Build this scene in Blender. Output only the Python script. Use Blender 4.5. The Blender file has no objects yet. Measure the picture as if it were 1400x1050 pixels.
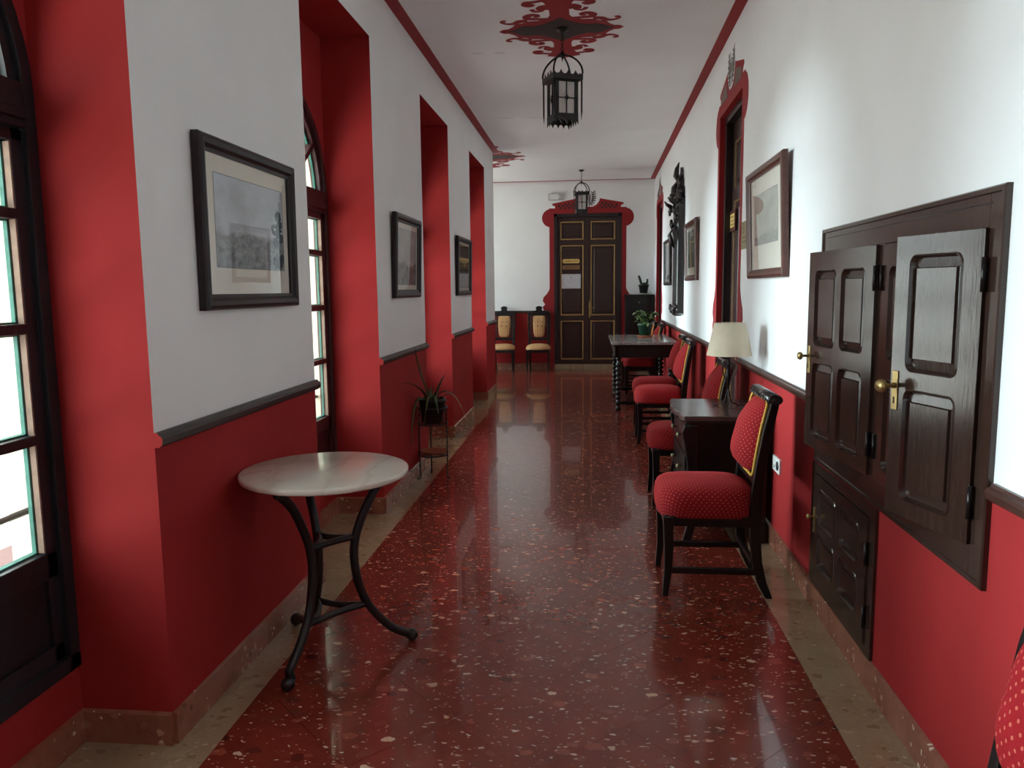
import bpy, bmesh, math, random
from mathutils import Vector, Matrix
random.seed(7)
PI = math.pi
sc = bpy.context.scene
COL = sc.collection

# ------------------------------------------------------------------ camera, sky, exposure
cam = bpy.data.cameras.new('camera')
cam_ob = bpy.data.objects.new('camera', cam)
COL.objects.link(cam_ob)
cam.sensor_fit = 'HORIZONTAL'
cam.sensor_width = 36.0
cam.lens = 1052.6 * 36.0 / 1400.0
cam.clip_start = 0.02
cam.clip_end = 200
R_ = Vector((0.99501813, 0.09909116, -0.01094779))
U_ = Vector((-0.00131594, 0.1228589, 0.99242328))
B_ = Vector((0.09968541, -0.98746475, 0.12237724))
cam_ob.matrix_world = Matrix(((R_.x, U_.x, B_.x, 0), (R_.y, U_.y, B_.y, 0), (R_.z, U_.z, B_.z, 1.5), (0, 0, 0, 1)))
sc.camera = cam_ob

world = bpy.data.worlds.new('sky')
sc.world = world
world.use_nodes = True
_nt = world.node_tree
_bg = _nt.nodes['Background']
_bg.inputs[1].default_value = 2.05
_tc = _nt.nodes.new('ShaderNodeTexCoord')
_sp = _nt.nodes.new('ShaderNodeSeparateXYZ')
_mr = _nt.nodes.new('ShaderNodeMapRange')
_mr.inputs[1].default_value = -0.25
_mr.inputs[2].default_value = 0.15
_rp = _nt.nodes.new('ShaderNodeValToRGB')
_rp.color_ramp.elements[0].color = (1.2, 1.17, 1.10, 1)      # sunlit street and house fronts below the skyline
_rp.color_ramp.elements[1].color = (0.86, 0.95, 1.0, 1)       # bright overcast sky
_nt.links.new(_tc.outputs['Generated'], _sp.inputs[0])
_nt.links.new(_sp.outputs[2], _mr.inputs[0])
_nt.links.new(_mr.outputs[0], _rp.inputs[0])
_nt.links.new(_rp.outputs[0], _bg.inputs[0])

sun = bpy.data.lights.new('sun', 'SUN')                     # the brightest part of a hazy sky, square to the windows
sun.energy = 2.2
sun.angle = math.radians(26)
sun.color = (0.80, 0.93, 1.0)
sun_ob = bpy.data.objects.new('sun', sun)
COL.objects.link(sun_ob)
sun_ob.rotation_euler = Vector((-1.0, 0.04, 0.16)).to_track_quat('Z', 'Y').to_euler()

sc.view_settings.view_transform = 'Standard'
sc.view_settings.look = 'None'
sc.view_settings.gamma = 1.0
sc.view_settings.use_curve_mapping = False
sc.view_settings.exposure = 1.9
sc.cycles.use_denoising = True
sc.cycles.max_bounces = 10
sc.cycles.diffuse_bounces = 6
sc.cycles.glossy_bounces = 4
sc.cycles.transparent_max_bounces = 12
sc.cycles.caustics_reflective = False
sc.cycles.caustics_refractive = False
sc.cycles.sample_clamp_indirect = 8.0

# ------------------------------------------------------------------ layout numbers (metres)
XL = -1.38                       # face of the left wall piers
XREC = -1.70                     # back of the window recesses
XOUT = -1.90                     # outer face of the window wall
ZC = 3.4475                      # ceiling
YB = 14.42                       # end wall
Y0 = -2.6                        # closing wall behind the photographer
PIERS = [(-3.2, -1.57), (-0.38, 1.08), (2.29, 3.745), (4.96, 6.42), (7.67, 9.03), (10.30, 11.27)]
RECESS = [(-1.57, -0.38), (1.08, 2.29), (3.745, 4.96), (6.42, 7.67), (9.03, 10.30)]
ZHEAD = 3.09
ZD = 1.04
RA, RB = 1.015, 0.0113           # right wall face: x = RA + RB*y
ANG = math.atan(RB)
def XR(y): return RA + RB * y
SL, SR = -1.235, 0.844           # inner edges of the pale floor borders

# portals help the daylight find the windows
for i, (a, b) in enumerate(RECESS):
    l = bpy.data.lights.new('daylight_portal', 'AREA')
    l.shape = 'RECTANGLE'
    l.size = b - a
    l.size_y = 2.5
    l.cycles.is_portal = True
    o = bpy.data.objects.new('daylight_portal', l)
    COL.objects.link(o)
    o.location = (-1.93, (a + b) / 2, 1.5)
    o.rotation_euler = (0, -PI / 2, 0)
HALL_W = (12.0, 13.9)          # window of the side hall
_o = o.copy(); _o.data = o.data.copy(); _o.data.size = 1.9; COL.objects.link(_o); _o.location = (-3.63, 12.95, 1.5)

# ------------------------------------------------------------------ materials
def s2l(c):
    c = c / 255.0
    return c / 12.92 if c <= 0.04045 else ((c + 0.055) / 1.055) ** 2.4
def rgb(r, g, b): return (s2l(r), s2l(g), s2l(b), 1.0)
MATS = {}
class NT:
    def __init__(s, name):
        s.m = bpy.data.materials.new(name)
        s.m.use_nodes = True
        s.t = s.m.node_tree
        s.p = s.t.nodes['Principled BSDF']
        s.out = s.t.nodes['Material Output']
        MATS[name] = s.m
    def n(s, typ, **kw):
        nd = s.t.nodes.new('ShaderNode' + typ)
        for k, v in kw.items():
            setattr(nd, k, v)
        return nd
    def l(s, a, b): s.t.links.new(a, b)
    def val(s, nd, **kw):
        for k, v in kw.items():
            nd.inputs[k.replace('_', ' ')].default_value = v
        return nd
    def coord(s, kind='Object', scale=(1, 1, 1)):
        if kind == 'World':
            o = s.n('NewGeometry').outputs['Position']
        else:
            o = s.n('TexCoord').outputs[kind]
        mp = s.n('Mapping')
        mp.inputs['Scale'].default_value = scale
        s.l(o, mp.inputs['Vector'])
        return mp.outputs['Vector']
    def noise(s, vec, scale, detail=3, rough=0.55):
        nd = s.n('TexNoise')
        nd.inputs['Scale'].default_value = scale
        nd.inputs['Detail'].default_value = detail
        nd.inputs['Roughness'].default_value = rough
        s.l(vec, nd.inputs['Vector'])
        return nd.outputs['Fac']
    def ramp(s, fac, stops, interp='LINEAR'):
        r = s.n('ValToRGB')
        r.color_ramp.interpolation = interp
        e = r.color_ramp.elements
        while len(e) < len(stops): e.new(0.5)
        for el, (p, c) in zip(e, stops):
            el.position = p
            el.color = c
        s.l(fac, r.inputs[0])
        return r.outputs[0]
    def mix(s, fac, a, b, mode='MIX'):
        m = s.n('MixRGB')
        m.blend_type = mode
        for i, v in ((0, fac), (1, a), (2, b)):
            if hasattr(v, 'links') or hasattr(v, 'is_linked'):
                s.l(v, m.inputs[i])
            else:
                m.inputs[i].default_value = v
        return m.outputs[0]
    def math(s, op, a, b=0.0, clamp=False):
        m = s.n('Math')
        m.operation = op
        m.use_clamp = clamp
        for i, v in ((0, a), (1, b)):
            if hasattr(v, 'is_linked'): s.l(v, m.inputs[i])
            else: m.inputs[i].default_value = v
        return m.outputs[0]
    def bump(s, h, strength, dist=0.01):
        b = s.n('Bump')
        b.inputs['Strength'].default_value = strength
        b.inputs['Distance'].default_value = dist
        s.l(h, b.inputs['Height'])
        s.l(b.outputs[0], s.p.inputs['Normal'])
    def base(s, c):
        if hasattr(c, 'is_linked'): s.l(c, s.p.inputs['Base Color'])
        else: s.p.inputs['Base Color'].default_value = c
    def set(s, rough=None, spec=None, metal=None, coat=None, ior=None):
        if rough is not None: s.p.inputs['Roughness'].default_value = rough
        if spec is not None: s.p.inputs['Specular IOR Level'].default_value = spec
        if metal is not None: s.p.inputs['Metallic'].default_value = metal
        if coat is not None: s.p.inputs['Coat Weight'].default_value = coat
        if ior is not None: s.p.inputs['IOR'].default_value = ior

def simple(name, col, rough=0.5, spec=0.5, metal=0.0, var=0.12, scale=6.0, bump=0.0, bscale=60.0, stretch=(1, 1, 1), kind='Object', coat=0.0):
    t = NT(name)
    v = t.coord(kind, stretch)
    f = t.noise(v, scale, 4)
    lo = tuple(c * (1 - var) for c in col[:3]) + (1,)
    hi = tuple(min(1, c * (1 + var)) for c in col[:3]) + (1,)
    t.base(t.ramp(f, [(0.3, lo), (0.7, hi)]))
    t.set(rough, spec, metal, coat)
    if bump:
        t.bump(t.noise(v, bscale, 3), bump)
    return t.m

simple('white_paint', rgb(240, 241, 242), 0.55, 0.3, var=0.03, scale=1.6, bump=0.12, bscale=14, kind='World')
simple('ceiling_paint', rgb(238, 236, 237), 0.6, 0.25, var=0.03, scale=1.2, bump=0.1, bscale=9, kind='World')
simple('red_paint', rgb(160, 44, 45), 0.75, 0.15, var=0.07, scale=2.0, bump=0.1, bscale=16, kind='World')
simple('red_stencil', rgb(146, 38, 42), 0.6, 0.25, var=0.06, scale=4, kind='World')
simple('black_stencil', rgb(62, 52, 50), 0.6, 0.25, var=0.1, scale=8, kind='World')
simple('grey_stencil', rgb(128, 118, 112), 0.6, 0.25, var=0.1, scale=8, kind='World')
simple('cream_plaster', rgb(226, 222, 200), 0.8, 0.2, var=0.08, scale=5, bump=0.3, bscale=25, kind='World')
simple('dark_rail', rgb(46, 36, 36), 0.35, 0.5, var=0.2, scale=5, stretch=(6, 1, 6), kind='World')
simple('brown_rail', rgb(68, 42, 36), 0.3, 0.5, var=0.2, scale=5, stretch=(6, 1, 6), kind='World')
simple('window_wood', rgb(33, 33, 38), 0.4, 0.4, var=0.2, scale=8, bump=0.15, bscale=30)
simple('window_wood_warm', rgb(66, 34, 36), 0.4, 0.4, var=0.2, scale=8, bump=0.15, bscale=30)
simple('green_putty', rgb(60, 120, 108), 0.6, 0.3, var=0.25, scale=20, bump=0.4, bscale=40)
simple('raw_wood_edge', rgb(150, 126, 110), 0.7, 0.3, var=0.2, scale=20)
simple('black_iron', rgb(24, 23, 25), 0.45, 0.5, metal=0.0, var=0.15, scale=30, bump=0.2, bscale=80)
simple('lamp_iron', rgb(40, 36, 36), 0.4, 0.5, metal=0.4, var=0.2, scale=30)
simple('black_wood', rgb(18, 14, 14), 0.28, 0.42, var=0.25, scale=8, stretch=(1, 1, 0.3))
simple('door_wood', rgb(52, 32, 30), 0.33, 0.5, var=0.18, scale=6, stretch=(6, 6, 0.8), bump=0.08, bscale=20)
simple('door_frame_wood', rgb(38, 27, 27), 0.35, 0.5, var=0.18, scale=6, stretch=(6, 6, 0.8))
simple('cupboard_wood', rgb(54, 38, 32), 0.16, 0.55, var=0.16, scale=5, stretch=(7, 7, 0.7), bump=0.03, bscale=24)
simple('gold_line', rgb(196, 160, 98), 0.35, 0.5, metal=0.3, var=0.15, scale=12)
simple('dark_gold_line', rgb(112, 84, 50), 0.4, 0.5, var=0.2, scale=12)
simple('brass', rgb(176, 152, 102), 0.35, 0.5, metal=0.85, var=0.12, scale=30)
simple('dull_brass', rgb(150, 140, 108), 0.5, 0.5, metal=0.3, var=0.12, scale=14)
simple('gold_plate', rgb(226, 190, 112), 0.35, 0.5, metal=0.2, var=0.06, scale=14)
simple('bronze_plate', rgb(150, 114, 72), 0.4, 0.5, metal=0.4, var=0.15, scale=14)
simple('ink', rgb(52, 46, 40), 0.7, 0.2, var=0.1)
simple('ink_green', rgb(92, 112, 84), 0.7, 0.2, var=0.1)
simple('ink_red', rgb(150, 84, 66), 0.7, 0.2, var=0.1)
simple('pale_ink', rgb(132, 132, 140), 0.7, 0.2, var=0.1)
simple('paper', rgb(206, 204, 210), 0.7, 0.2, var=0.03, scale=12)
simple('picture_frame_wood', rgb(40, 28, 31), 0.35, 0.3, var=0.2, scale=8)
simple('mahogany', rgb(84, 46, 38), 0.3, 0.5, var=0.25, scale=8, stretch=(2, 2, 2))
simple('carved_wood', rgb(34, 25, 24), 0.35, 0.5, var=0.25, scale=14)
simple('mat_board', rgb(230, 224, 210), 0.8, 0.2, var=0.04, scale=4)
simple('white_plastic', rgb(226, 226, 222), 0.35, 0.5, var=0.02)
simple('grey_plastic', rgb(176, 172, 172), 0.4, 0.5, var=0.03)
simple('dark_plastic', rgb(48, 46, 50), 0.4, 0.5, var=0.05)
simple('lamp_shade_cloth', rgb(200, 186, 164), 0.85, 0.2, var=0.03, scale=30, bump=0.15, bscale=300)
simple('terracotta', rgb(150, 82, 58), 0.7, 0.3, var=0.15, scale=10)
simple('black_pot', rgb(30, 34, 33), 0.4, 0.5, var=0.15, scale=10)
simple('green_pot', rgb(22, 62, 46), 0.35, 0.5, var=0.12, scale=10)
simple('soil', rgb(52, 42, 34), 0.9, 0.1, var=0.3, scale=40, bump=0.6, bscale=80)
simple('aloe_leaf', rgb(94, 112, 76), 0.5, 0.4, var=0.22, scale=12)
simple('aloe_leaf_dry', rgb(96, 76, 62), 0.6, 0.3, var=0.22, scale=12)
simple('houseplant_leaf', rgb(70, 100, 50), 0.45, 0.4, var=0.3, scale=16)
simple('houseplant_leaf_pale', rgb(150, 160, 112), 0.45, 0.4, var=0.3, scale=16)
simple('succulent_stem', rgb(46, 58, 44), 0.5, 0.4, var=0.25, scale=20)
simple('frosted_glass', rgb(206, 202, 198), 0.4, 0.5, var=0.06, scale=10)
simple('white_marble_edge', rgb(196, 190, 178), 0.35, 0.5, var=0.08, scale=12)

def marble(name, a, b, vein, rough, scale):
    t = NT(name)
    v = t.coord('Object')
    n1 = t.noise(v, scale, 5, 0.6)
    w = t.n('TexWave')
    w.inputs['Scale'].default_value = scale * 0.5
    w.inputs['Distortion'].default_value = 9
    w.inputs['Detail'].default_value = 4
    t.l(v, w.inputs['Vector'])
    c = t.ramp(n1, [(0.3, a), (0.7, b)])
    f = t.ramp(w.outputs['Fac'], [(0.0, (1, 1, 1, 1)), (0.1, (0, 0, 0, 1))])
    f2 = t.math('MULTIPLY', f, 0.35)
    t.base(t.mix(f2, c, vein))
    t.set(rough, 0.5)
marble('white_marble', rgb(216, 208, 194), rgb(226, 220, 208), rgb(196, 184, 166), 0.14, 3)
marble('grey_marble', rgb(120, 112, 110), rgb(172, 164, 160), rgb(206, 200, 196), 0.1, 9)

# terrazzo: chips are voronoi cells picked at random
def terrazzo(name, lo, hi, chips, rough, dim='2D', wav=0.02):
    t = NT(name)
    v = t.coord('World', (1, 1, 1))
    nz = t.n('TexNoise')
    nz.inputs['Scale'].default_value = 22
    nz.inputs['Detail'].default_value = 2
    t.l(v, nz.inputs['Vector'])
    sub = t.n('VectorMath'); sub.operation = 'SUBTRACT'
    sub.inputs[1].default_value = (0.5, 0.5, 0.5)
    t.l(nz.outputs['Color'], sub.inputs[0])
    scl = t.n('VectorMath'); scl.operation = 'SCALE'
    scl.inputs['Scale'].default_value = 0.035
    t.l(sub.outputs[0], scl.inputs[0])
    add = t.n('VectorMath'); add.operation = 'ADD'
    t.l(v, add.inputs[0]); t.l(scl.outputs[0], add.inputs[1])
    vv = add.outputs[0]
    base = t.ramp(t.noise(v, 5, 5, 0.65), [(0.3, lo), (0.7, hi)])
    base = t.mix(t.math('MULTIPLY', t.noise(v, 45, 3), 0.35), base, tuple(c * 0.55 for c in lo[:3]) + (1,))
    for k, (scale, thr, size, stretch, colA, colB) in enumerate(chips):
        mp = t.n('Mapping')
        mp.inputs['Scale'].default_value = stretch
        mp.inputs['Rotation'].default_value = (0, 0, 0.6 + 1.1 * k)
        t.l(vv, mp.inputs['Vector'])
        vo = t.n('TexVoronoi')
        vo.voronoi_dimensions = dim
        vo.inputs['Scale'].default_value = scale
        t.l(mp.outputs[0], vo.inputs['Vector'])
        sp = t.n('SeparateColor')
        t.l(vo.outputs['Color'], sp.inputs[0])
        pick = t.math('GREATER_THAN', sp.outputs[0], thr)
        rad = t.math('MULTIPLY', sp.outputs[1], size)
        rad = t.math('ADD', rad, size * 0.35)
        near = t.math('LESS_THAN', vo.outputs['Distance'], rad)
        m = t.math('MULTIPLY', pick, near)
        cc = t.ramp(sp.outputs[2], [(0.0, colA), (1.0, colB)])
        base = t.mix(m, base, cc)
    t.base(base)
    t.set(rough, 0.5, coat=0.45 if dim == '2D' else 0.2)
    t.p.inputs['Coat Roughness'].default_value = 0.035 if dim == '2D' else 0.2
    t.bump(t.noise(v, 3.2, 2, 0.5), wav, 0.02)
    t.l(t.p.inputs['Normal'].links[0].from_socket, t.p.inputs['Coat Normal'])
    return t.m
terrazzo('red_terrazzo', rgb(112, 42, 31), rgb(138, 55, 41),
         [(13, 0.66, 0.30, (1, 1.4, 1), rgb(150, 74, 58), rgb(90, 34, 28)),
          (11, 0.955, 0.17, (1, 1.7, 1), rgb(212, 178, 150), rgb(180, 116, 86)),
          (17, 0.93, 0.20, (1, 1.9, 1), rgb(214, 184, 160), rgb(196, 138, 108)),
          (26, 0.92, 0.24, (1, 2.6, 1), rgb(220, 196, 176), rgb(196, 148, 124)),
          (42, 0.945, 0.26, (1, 2.8, 1), rgb(218, 190, 168), rgb(184, 130, 108)),
          (78, 0.96, 0.28, (1, 1.4, 1), rgb(210, 180, 156), rgb(172, 110, 88))], 0.22, wav=0.035)
terrazzo('pale_terrazzo', rgb(160, 136, 108), rgb(180, 158, 128),
         [(22, 0.7, 0.36, (1, 1.3, 1), rgb(182, 160, 128), rgb(140, 114, 82)),
          (42, 0.86, 0.3, (1, 1.3, 1), rgb(196, 178, 152), rgb(132, 102, 74))], 0.14)
terrazzo('skirting_stone', rgb(136, 80, 64), rgb(170, 112, 92),
         [(24, 0.72, 0.36, (1, 1.3, 1), rgb(194, 146, 120), rgb(110, 56, 46)),
          (40, 0.9, 0.3, (1, 1.3, 1), rgb(226, 208, 186), rgb(206, 172, 148))], 0.25, '3D')
simple('grout', rgb(92, 54, 46), 0.6, 0.3, var=0.1, scale=20, kind='World')

def fabric(name, col, dot, dots=True, period=0.02, rad=0.17):
    t = NT(name)
    uv = t.n('TexCoord').outputs['UV']
    mp = t.n('Mapping')
    mp.inputs['Scale'].default_value = (1 / period, 1 / period, 1)
    mp.inputs['Rotation'].default_value = (0, 0, PI / 4)
    t.l(uv, mp.inputs['Vector'])
    fr = t.n('VectorMath'); fr.operation = 'FRACTION'
    t.l(mp.outputs[0], fr.inputs[0])
    di = t.n('VectorMath'); di.operation = 'DISTANCE'
    di.inputs[1].default_value = (0.5, 0.5, 0)
    sepz = t.n('SeparateXYZ'); t.l(fr.outputs[0], sepz.inputs[0])
    cmb = t.n('CombineXYZ'); t.l(sepz.outputs[0], cmb.inputs[0]); t.l(sepz.outputs[1], cmb.inputs[1])
    t.l(cmb.outputs[0], di.inputs[0])
    m = t.math('LESS_THAN', di.outputs['Value'], rad)
    v = t.coord('Object')
    f = t.noise(v, 9, 4)
    base = t.ramp(f, [(0.3, tuple(c * 0.82 for c in col[:3]) + (1,)), (0.7, col)])
    if dots:
        base = t.mix(m, base, dot)
    t.base(base)
    t.set(0.85, 0.2)
    t.p.inputs['Sheen Weight'].default_value = 0.25
    t.p.inputs['Sheen Roughness'].default_value = 0.4
    t.p.inputs['Sheen Tint'].default_value = tuple(min(1, c * 2.5 + 0.1) for c in col[:3]) + (1,)
    t.bump(t.noise(v, 260, 2), 0.15, 0.003)
fabric('red_damask', rgb(150, 22, 30), rgb(188, 92, 78))
fabric('red_plain', rgb(146, 22, 30), rgb(160, 40, 40), period=0.02, rad=0.12)
def beige():
    t = NT('beige_stripe')
    v = t.coord('Object')
    w = t.n('TexWave')
    w.bands_direction = 'X'
    w.inputs['Scale'].default_value = 7
    t.l(v, w.inputs['Vector'])
    c = t.ramp(w.outputs['Fac'], [(0.2, rgb(206, 162, 114)), (0.75, rgb(192, 146, 100))])
    t.base(c)
    t.set(0.7, 0.3)
beige()
simple('beige_flower', rgb(120, 84, 60), 0.8, 0.2, var=0.2)
simple('gold_braid', rgb(206, 160, 62), 0.5, 0.4, var=0.2, scale=40, bump=0.4, bscale=200)
simple('worn_top', rgb(74, 54, 50), 0.22, 0.5, var=0.25, scale=7)

def glassmat(name, tint=(1, 1, 1, 1), f0=0.045, rough=0.0):
    t = NT(name)
    tr = t.n('BsdfTransparent'); tr.inputs[0].default_value = tint
    gl = t.n('BsdfGlossy'); gl.inputs['Roughness'].default_value = rough
    ge = t.n('NewGeometry')
    dt = t.n('VectorMath'); dt.operation = 'DOT_PRODUCT'
    t.l(ge.outputs['Incoming'], dt.inputs[0]); t.l(ge.outputs['Normal'], dt.inputs[1])
    c = t.math('SUBTRACT', 1.0, t.math('ABSOLUTE', dt.outputs['Value']), True)
    f = t.math('ADD', t.math('MULTIPLY', t.math('POWER', c, 5.0), 1 - f0), f0)
    mx = t.n('MixShader')
    t.l(f, mx.inputs[0]); t.l(tr.outputs[0], mx.inputs[1]); t.l(gl.outputs[0], mx.inputs[2])
    t.l(mx.outputs[0], t.out.inputs['Surface'])
glassmat('picture_glass', f0=0.09)
glassmat('window_glass', (0.95, 0.985, 0.97, 1))
def mirror():
    t = NT('mirror_glass'); t.base((0.75, 0.76, 0.76, 1)); t.set(0.03, 0.5, 1.0)
mirror()

# engraved prints: tone from the sheet's own coordinates
def engraving(name, sky, ground, horizon, seed, dark=0.3):
    t = NT(name)
    g = t.n('TexCoord').outputs['Generated']
    sp = t.n('SeparateXYZ'); t.l(g, sp.inputs[0])
    mp = t.n('Mapping'); mp.inputs['Location'].default_value = (seed, seed * 1.7, seed * 0.3)
    t.l(g, mp.inputs['Vector'])
    n1 = t.noise(mp.outputs[0], 3.2, 6, 0.6)
    n2 = t.noise(mp.outputs[0], 11, 6, 0.7)
    clouds = t.ramp(n1, [(0.35, tuple(c * 0.72 for c in sky[:3]) + (1,)), (0.65, sky)])
    land = t.ramp(n2, [(0.36, tuple(c * dark for c in ground[:3]) + (1,)), (0.64, ground)])
    h = t.math('ADD', sp.outputs[2], t.math('MULTIPLY', t.math('SUBTRACT', n1, 0.5), 0.35))
    below = t.ramp(h, [(horizon - 0.03, (1, 1, 1, 1)), (horizon + 0.03, (0, 0, 0, 1))])
    t.base(t.mix(below, clouds, land))
    t.set(0.8, 0.2)
engraving('print_estuary', rgb(206, 214, 222), rgb(172, 180, 184), 0.40, 2.3, 0.4)
engraving('print_well', rgb(196, 192, 188), rgb(150, 146, 142), 0.36, 5.1, 0.3)
engraving('print_photo', rgb(104, 96, 84), rgb(92, 84, 72), 0.5, 7.7, 0.35)
engraving('print_news', rgb(126, 124, 118), rgb(118, 116, 110), 0.5, 9.2, 0.6)
engraving('print_town', rgb(188, 188, 176), rgb(160, 162, 156), 0.20, 3.9, 0.6)
engraving('print_grey', rgb(150, 150, 138), rgb(120, 120, 108), 0.4, 1.4, 0.6)
engraving('print_pale', rgb(190, 190, 194), rgb(168, 168, 172), 0.4, 6.4, 0.6)

# lattice: painted trellis of dark diamonds in red
def lattice(name, dark, red):
    t = NT(name)
    v = t.coord('Object')
    sp = t.n('SeparateXYZ'); t.l(v, sp.inputs[0])
    a = t.math('ADD', sp.outputs[0], sp.outputs[2]); b = t.math('SUBTRACT', sp.outputs[0], sp.outputs[2])
    k = 1 / 0.075
    fa = t.math('FRACT', t.math('MULTIPLY', t.math('ADD', a, 20.0), k)); fb = t.math('FRACT', t.math('MULTIPLY', t.math('ADD', b, 20.0), k))
    m = t.math('MULTIPLY', t.math('GREATER_THAN', fa, 0.3), t.math('GREATER_THAN', fb, 0.3))
    t.base(t.mix(m, red, dark)); t.set(0.6, 0.25)
lattice('lattice_stencil', rgb(50, 48, 46), rgb(150, 36, 42))
lattice('lattice_stencil_grey', rgb(104, 94, 88), rgb(124, 104, 98))

# ------------------------------------------------------------------ mesh helper
class MB:
    def __init__(s):
        s.v = []; s.f = []; s.m = []; s.sm = []; s.uv = {}
    def add(s, vs, fs, mi=0, smooth=False, T=None, uvs=None):
        b = len(s.v)
        for i, p in enumerate(vs):
            q = Vector(p)
            if T is not None: q = T @ q
            s.v.append(q)
            if uvs is not None: s.uv[b + i] = uvs[i]
        for f in fs:
            s.f.append([b + i for i in f]); s.m.append(mi); s.sm.append(smooth)
        return s
    def box(s, x0, y0, z0, x1, y1, z1, mi=0, T=None):
        vs = [(x0, y0, z0), (x1, y0, z0), (x1, y1, z0), (x0, y1, z0), (x0, y0, z1), (x1, y0, z1), (x1, y1, z1), (x0, y1, z1)]
        return s.add(vs, [(0, 3, 2, 1), (4, 5, 6, 7), (0, 1, 5, 4), (1, 2, 6, 5), (2, 3, 7, 6), (3, 0, 4, 7)], mi, False, T)
    def quad(s, a, b, c, d, mi=0): return s.add([a, b, c, d], [(0, 1, 2, 3)], mi)
    def prism(s, poly, axis, a0, a1, mi=0, smooth=False, T=None):
        n = len(poly)
        def P(p, a):
            return {'x': (a, p[0], p[1]), 'y': (p[0], a, p[1]), 'z': (p[0], p[1], a)}[axis]
        vs = [P(p, a0) for p in poly] + [P(p, a1) for p in poly]
        fs = [tuple(range(n))[::-1], tuple(range(n, 2 * n))]
        s.add(vs, fs, mi, False, T)
        b = len(s.v) - 2 * n
        for i in range(n):
            j = (i + 1) % n
            s.f.append([b + i, b + j, b + n + j, b + n + i]); s.m.append(mi); s.sm.append(smooth)
        return s
    def tube(s, path, r, n=8, mi=0, closed=False, smooth=True, T=None, flat=None, up=None):
        path = [Vector(p) for p in path]
        k = len(path)
        rs = r if isinstance(r, (list, tuple)) else [r] * k
        vs = []; prev = None
        for i, p in enumerate(path):
            if closed: d = path[(i + 1) % k] - path[i - 1]
            else: d = path[min(i + 1, k - 1)] - path[max(i - 1, 0)]
            if d.length < 1e-9: d = Vector((0, 0, 1))
            d.normalize()
            if prev is None:
                u = Vector(up) if up else (Vector((0, 0, 1)) if abs(d.z) < 0.9 else Vector((1, 0, 0)))
            else: u = prev
            u = (u - d * u.dot(d))
            if u.length < 1e-6: u = d.orthogonal()
            u.normalize(); w = d.cross(u); prev = u
            for j in range(n):
                a = 2 * PI * (j + 0.5) / n
                fx = flat if flat else 1.0
                vs.append(p + u * (math.cos(a) * rs[i]) + w * (math.sin(a) * rs[i] * fx))
        fs = []
        for i in range(k if closed else k - 1):
            for j in range(n):
                a = i * n + j; b = i * n + (j + 1) % n
                c = ((i + 1) % k) * n + (j + 1) % n; d = ((i + 1) % k) * n + j
                fs.append((a, b, c, d))
        if not closed:
            fs.append(tuple(range(n))[::-1]); fs.append(tuple(range((k - 1) * n, k * n)))
        return s.add(vs, fs, mi, smooth, T)
    def lathe(s, prof, n=16, c=(0, 0, 0), mi=0, smooth=True, T=None, cap=True):
        vs = []; fs = []
        for r, z in prof:
            for j in range(n):
                a = 2 * PI * j / n
                vs.append((c[0] + r * math.cos(a), c[1] + r * math.sin(a), c[2] + z))
        for i in range(len(prof) - 1):
            for j in range(n):
                fs.append((i * n + j, i * n + (j + 1) % n, (i + 1) * n + (j + 1) % n, (i + 1) * n + j))
        if cap:
            if prof[0][0] > 1e-4: fs.append(tuple(range(n))[::-1])
            if prof[-1][0] > 1e-4: fs.append(tuple(range((len(prof) - 1) * n, len(prof) * n)))
        return s.add(vs, fs, mi, smooth, T)
    def ball(s, c, r, n=10, mi=0, sz=1.0):
        k = 6
        return s.lathe([(max(1e-5, r * math.sin(PI * i / k)), -r * sz * math.cos(PI * i / k)) for i in range(k + 1)], n, c, mi)
    def ring_profile(s, w, h, prof, mi=0, closed=True):
        """moulding swept round a rectangle centred on x, z=0..h, facing -y; prof = [(inset, y)]"""
        vs = []; k = len(prof)
        for cx, cz in ((0, 0), (1, 0), (1, 1), (0, 1)):
            for ins, y in prof:
                x = (-w / 2 + ins) if cx == 0 else (w / 2 - ins)
                z = ins if cz == 0 else h - ins
                vs.append((x, y, z))
        fs = []
        for c in range(4):
            d = (c + 1) % 4
            for i in range(k if closed else k - 1):
                j = (i + 1) % k
                fs.append((c * k + i, d * k + i, d * k + j, c * k + j))
        return s.add(vs, fs, mi)
    def stroke(s, pts, ws, plane, z, t=0.002, mi=0):
        """flat painted stroke of varying width in a plane; plane 'xy' or 'xz'"""
        pts = [Vector((p[0], p[1])) for p in pts]
        n = len(pts); L = []; Rr = []
        for i in range(n):
            d = pts[min(i + 1, n - 1)] - pts[max(i - 1, 0)]
            if d.length < 1e-9: d = Vector((1, 0))
            d.normalize(); nn = Vector((-d.y, d.x)) * (ws[i] / 2)
            L.append(pts[i] + nn); Rr.append(pts[i] - nn)
        vs = []
        for side in (0, 1):
            zz = z + (t if side else 0)
            for p, q in zip(L, Rr):
                for a in (p, q):
                    vs.append((a.x, a.y, zz) if plane == 'xy' else (a.x, zz, a.y))
        fs = []
        for i in range(n - 1):
            for side in (0, 1):
                b = side * 2 * n + 2 * i
                fs.append((b, b + 1, b + 3, b + 2))
            fs.append((2 * i, 2 * i + 2, 2 * n + 2 * i + 2, 2 * n + 2 * i))
            fs.append((2 * i + 1, 2 * i + 3, 2 * n + 2 * i + 3, 2 * n + 2 * i + 1))
        return s.add(vs, fs, mi)
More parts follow.
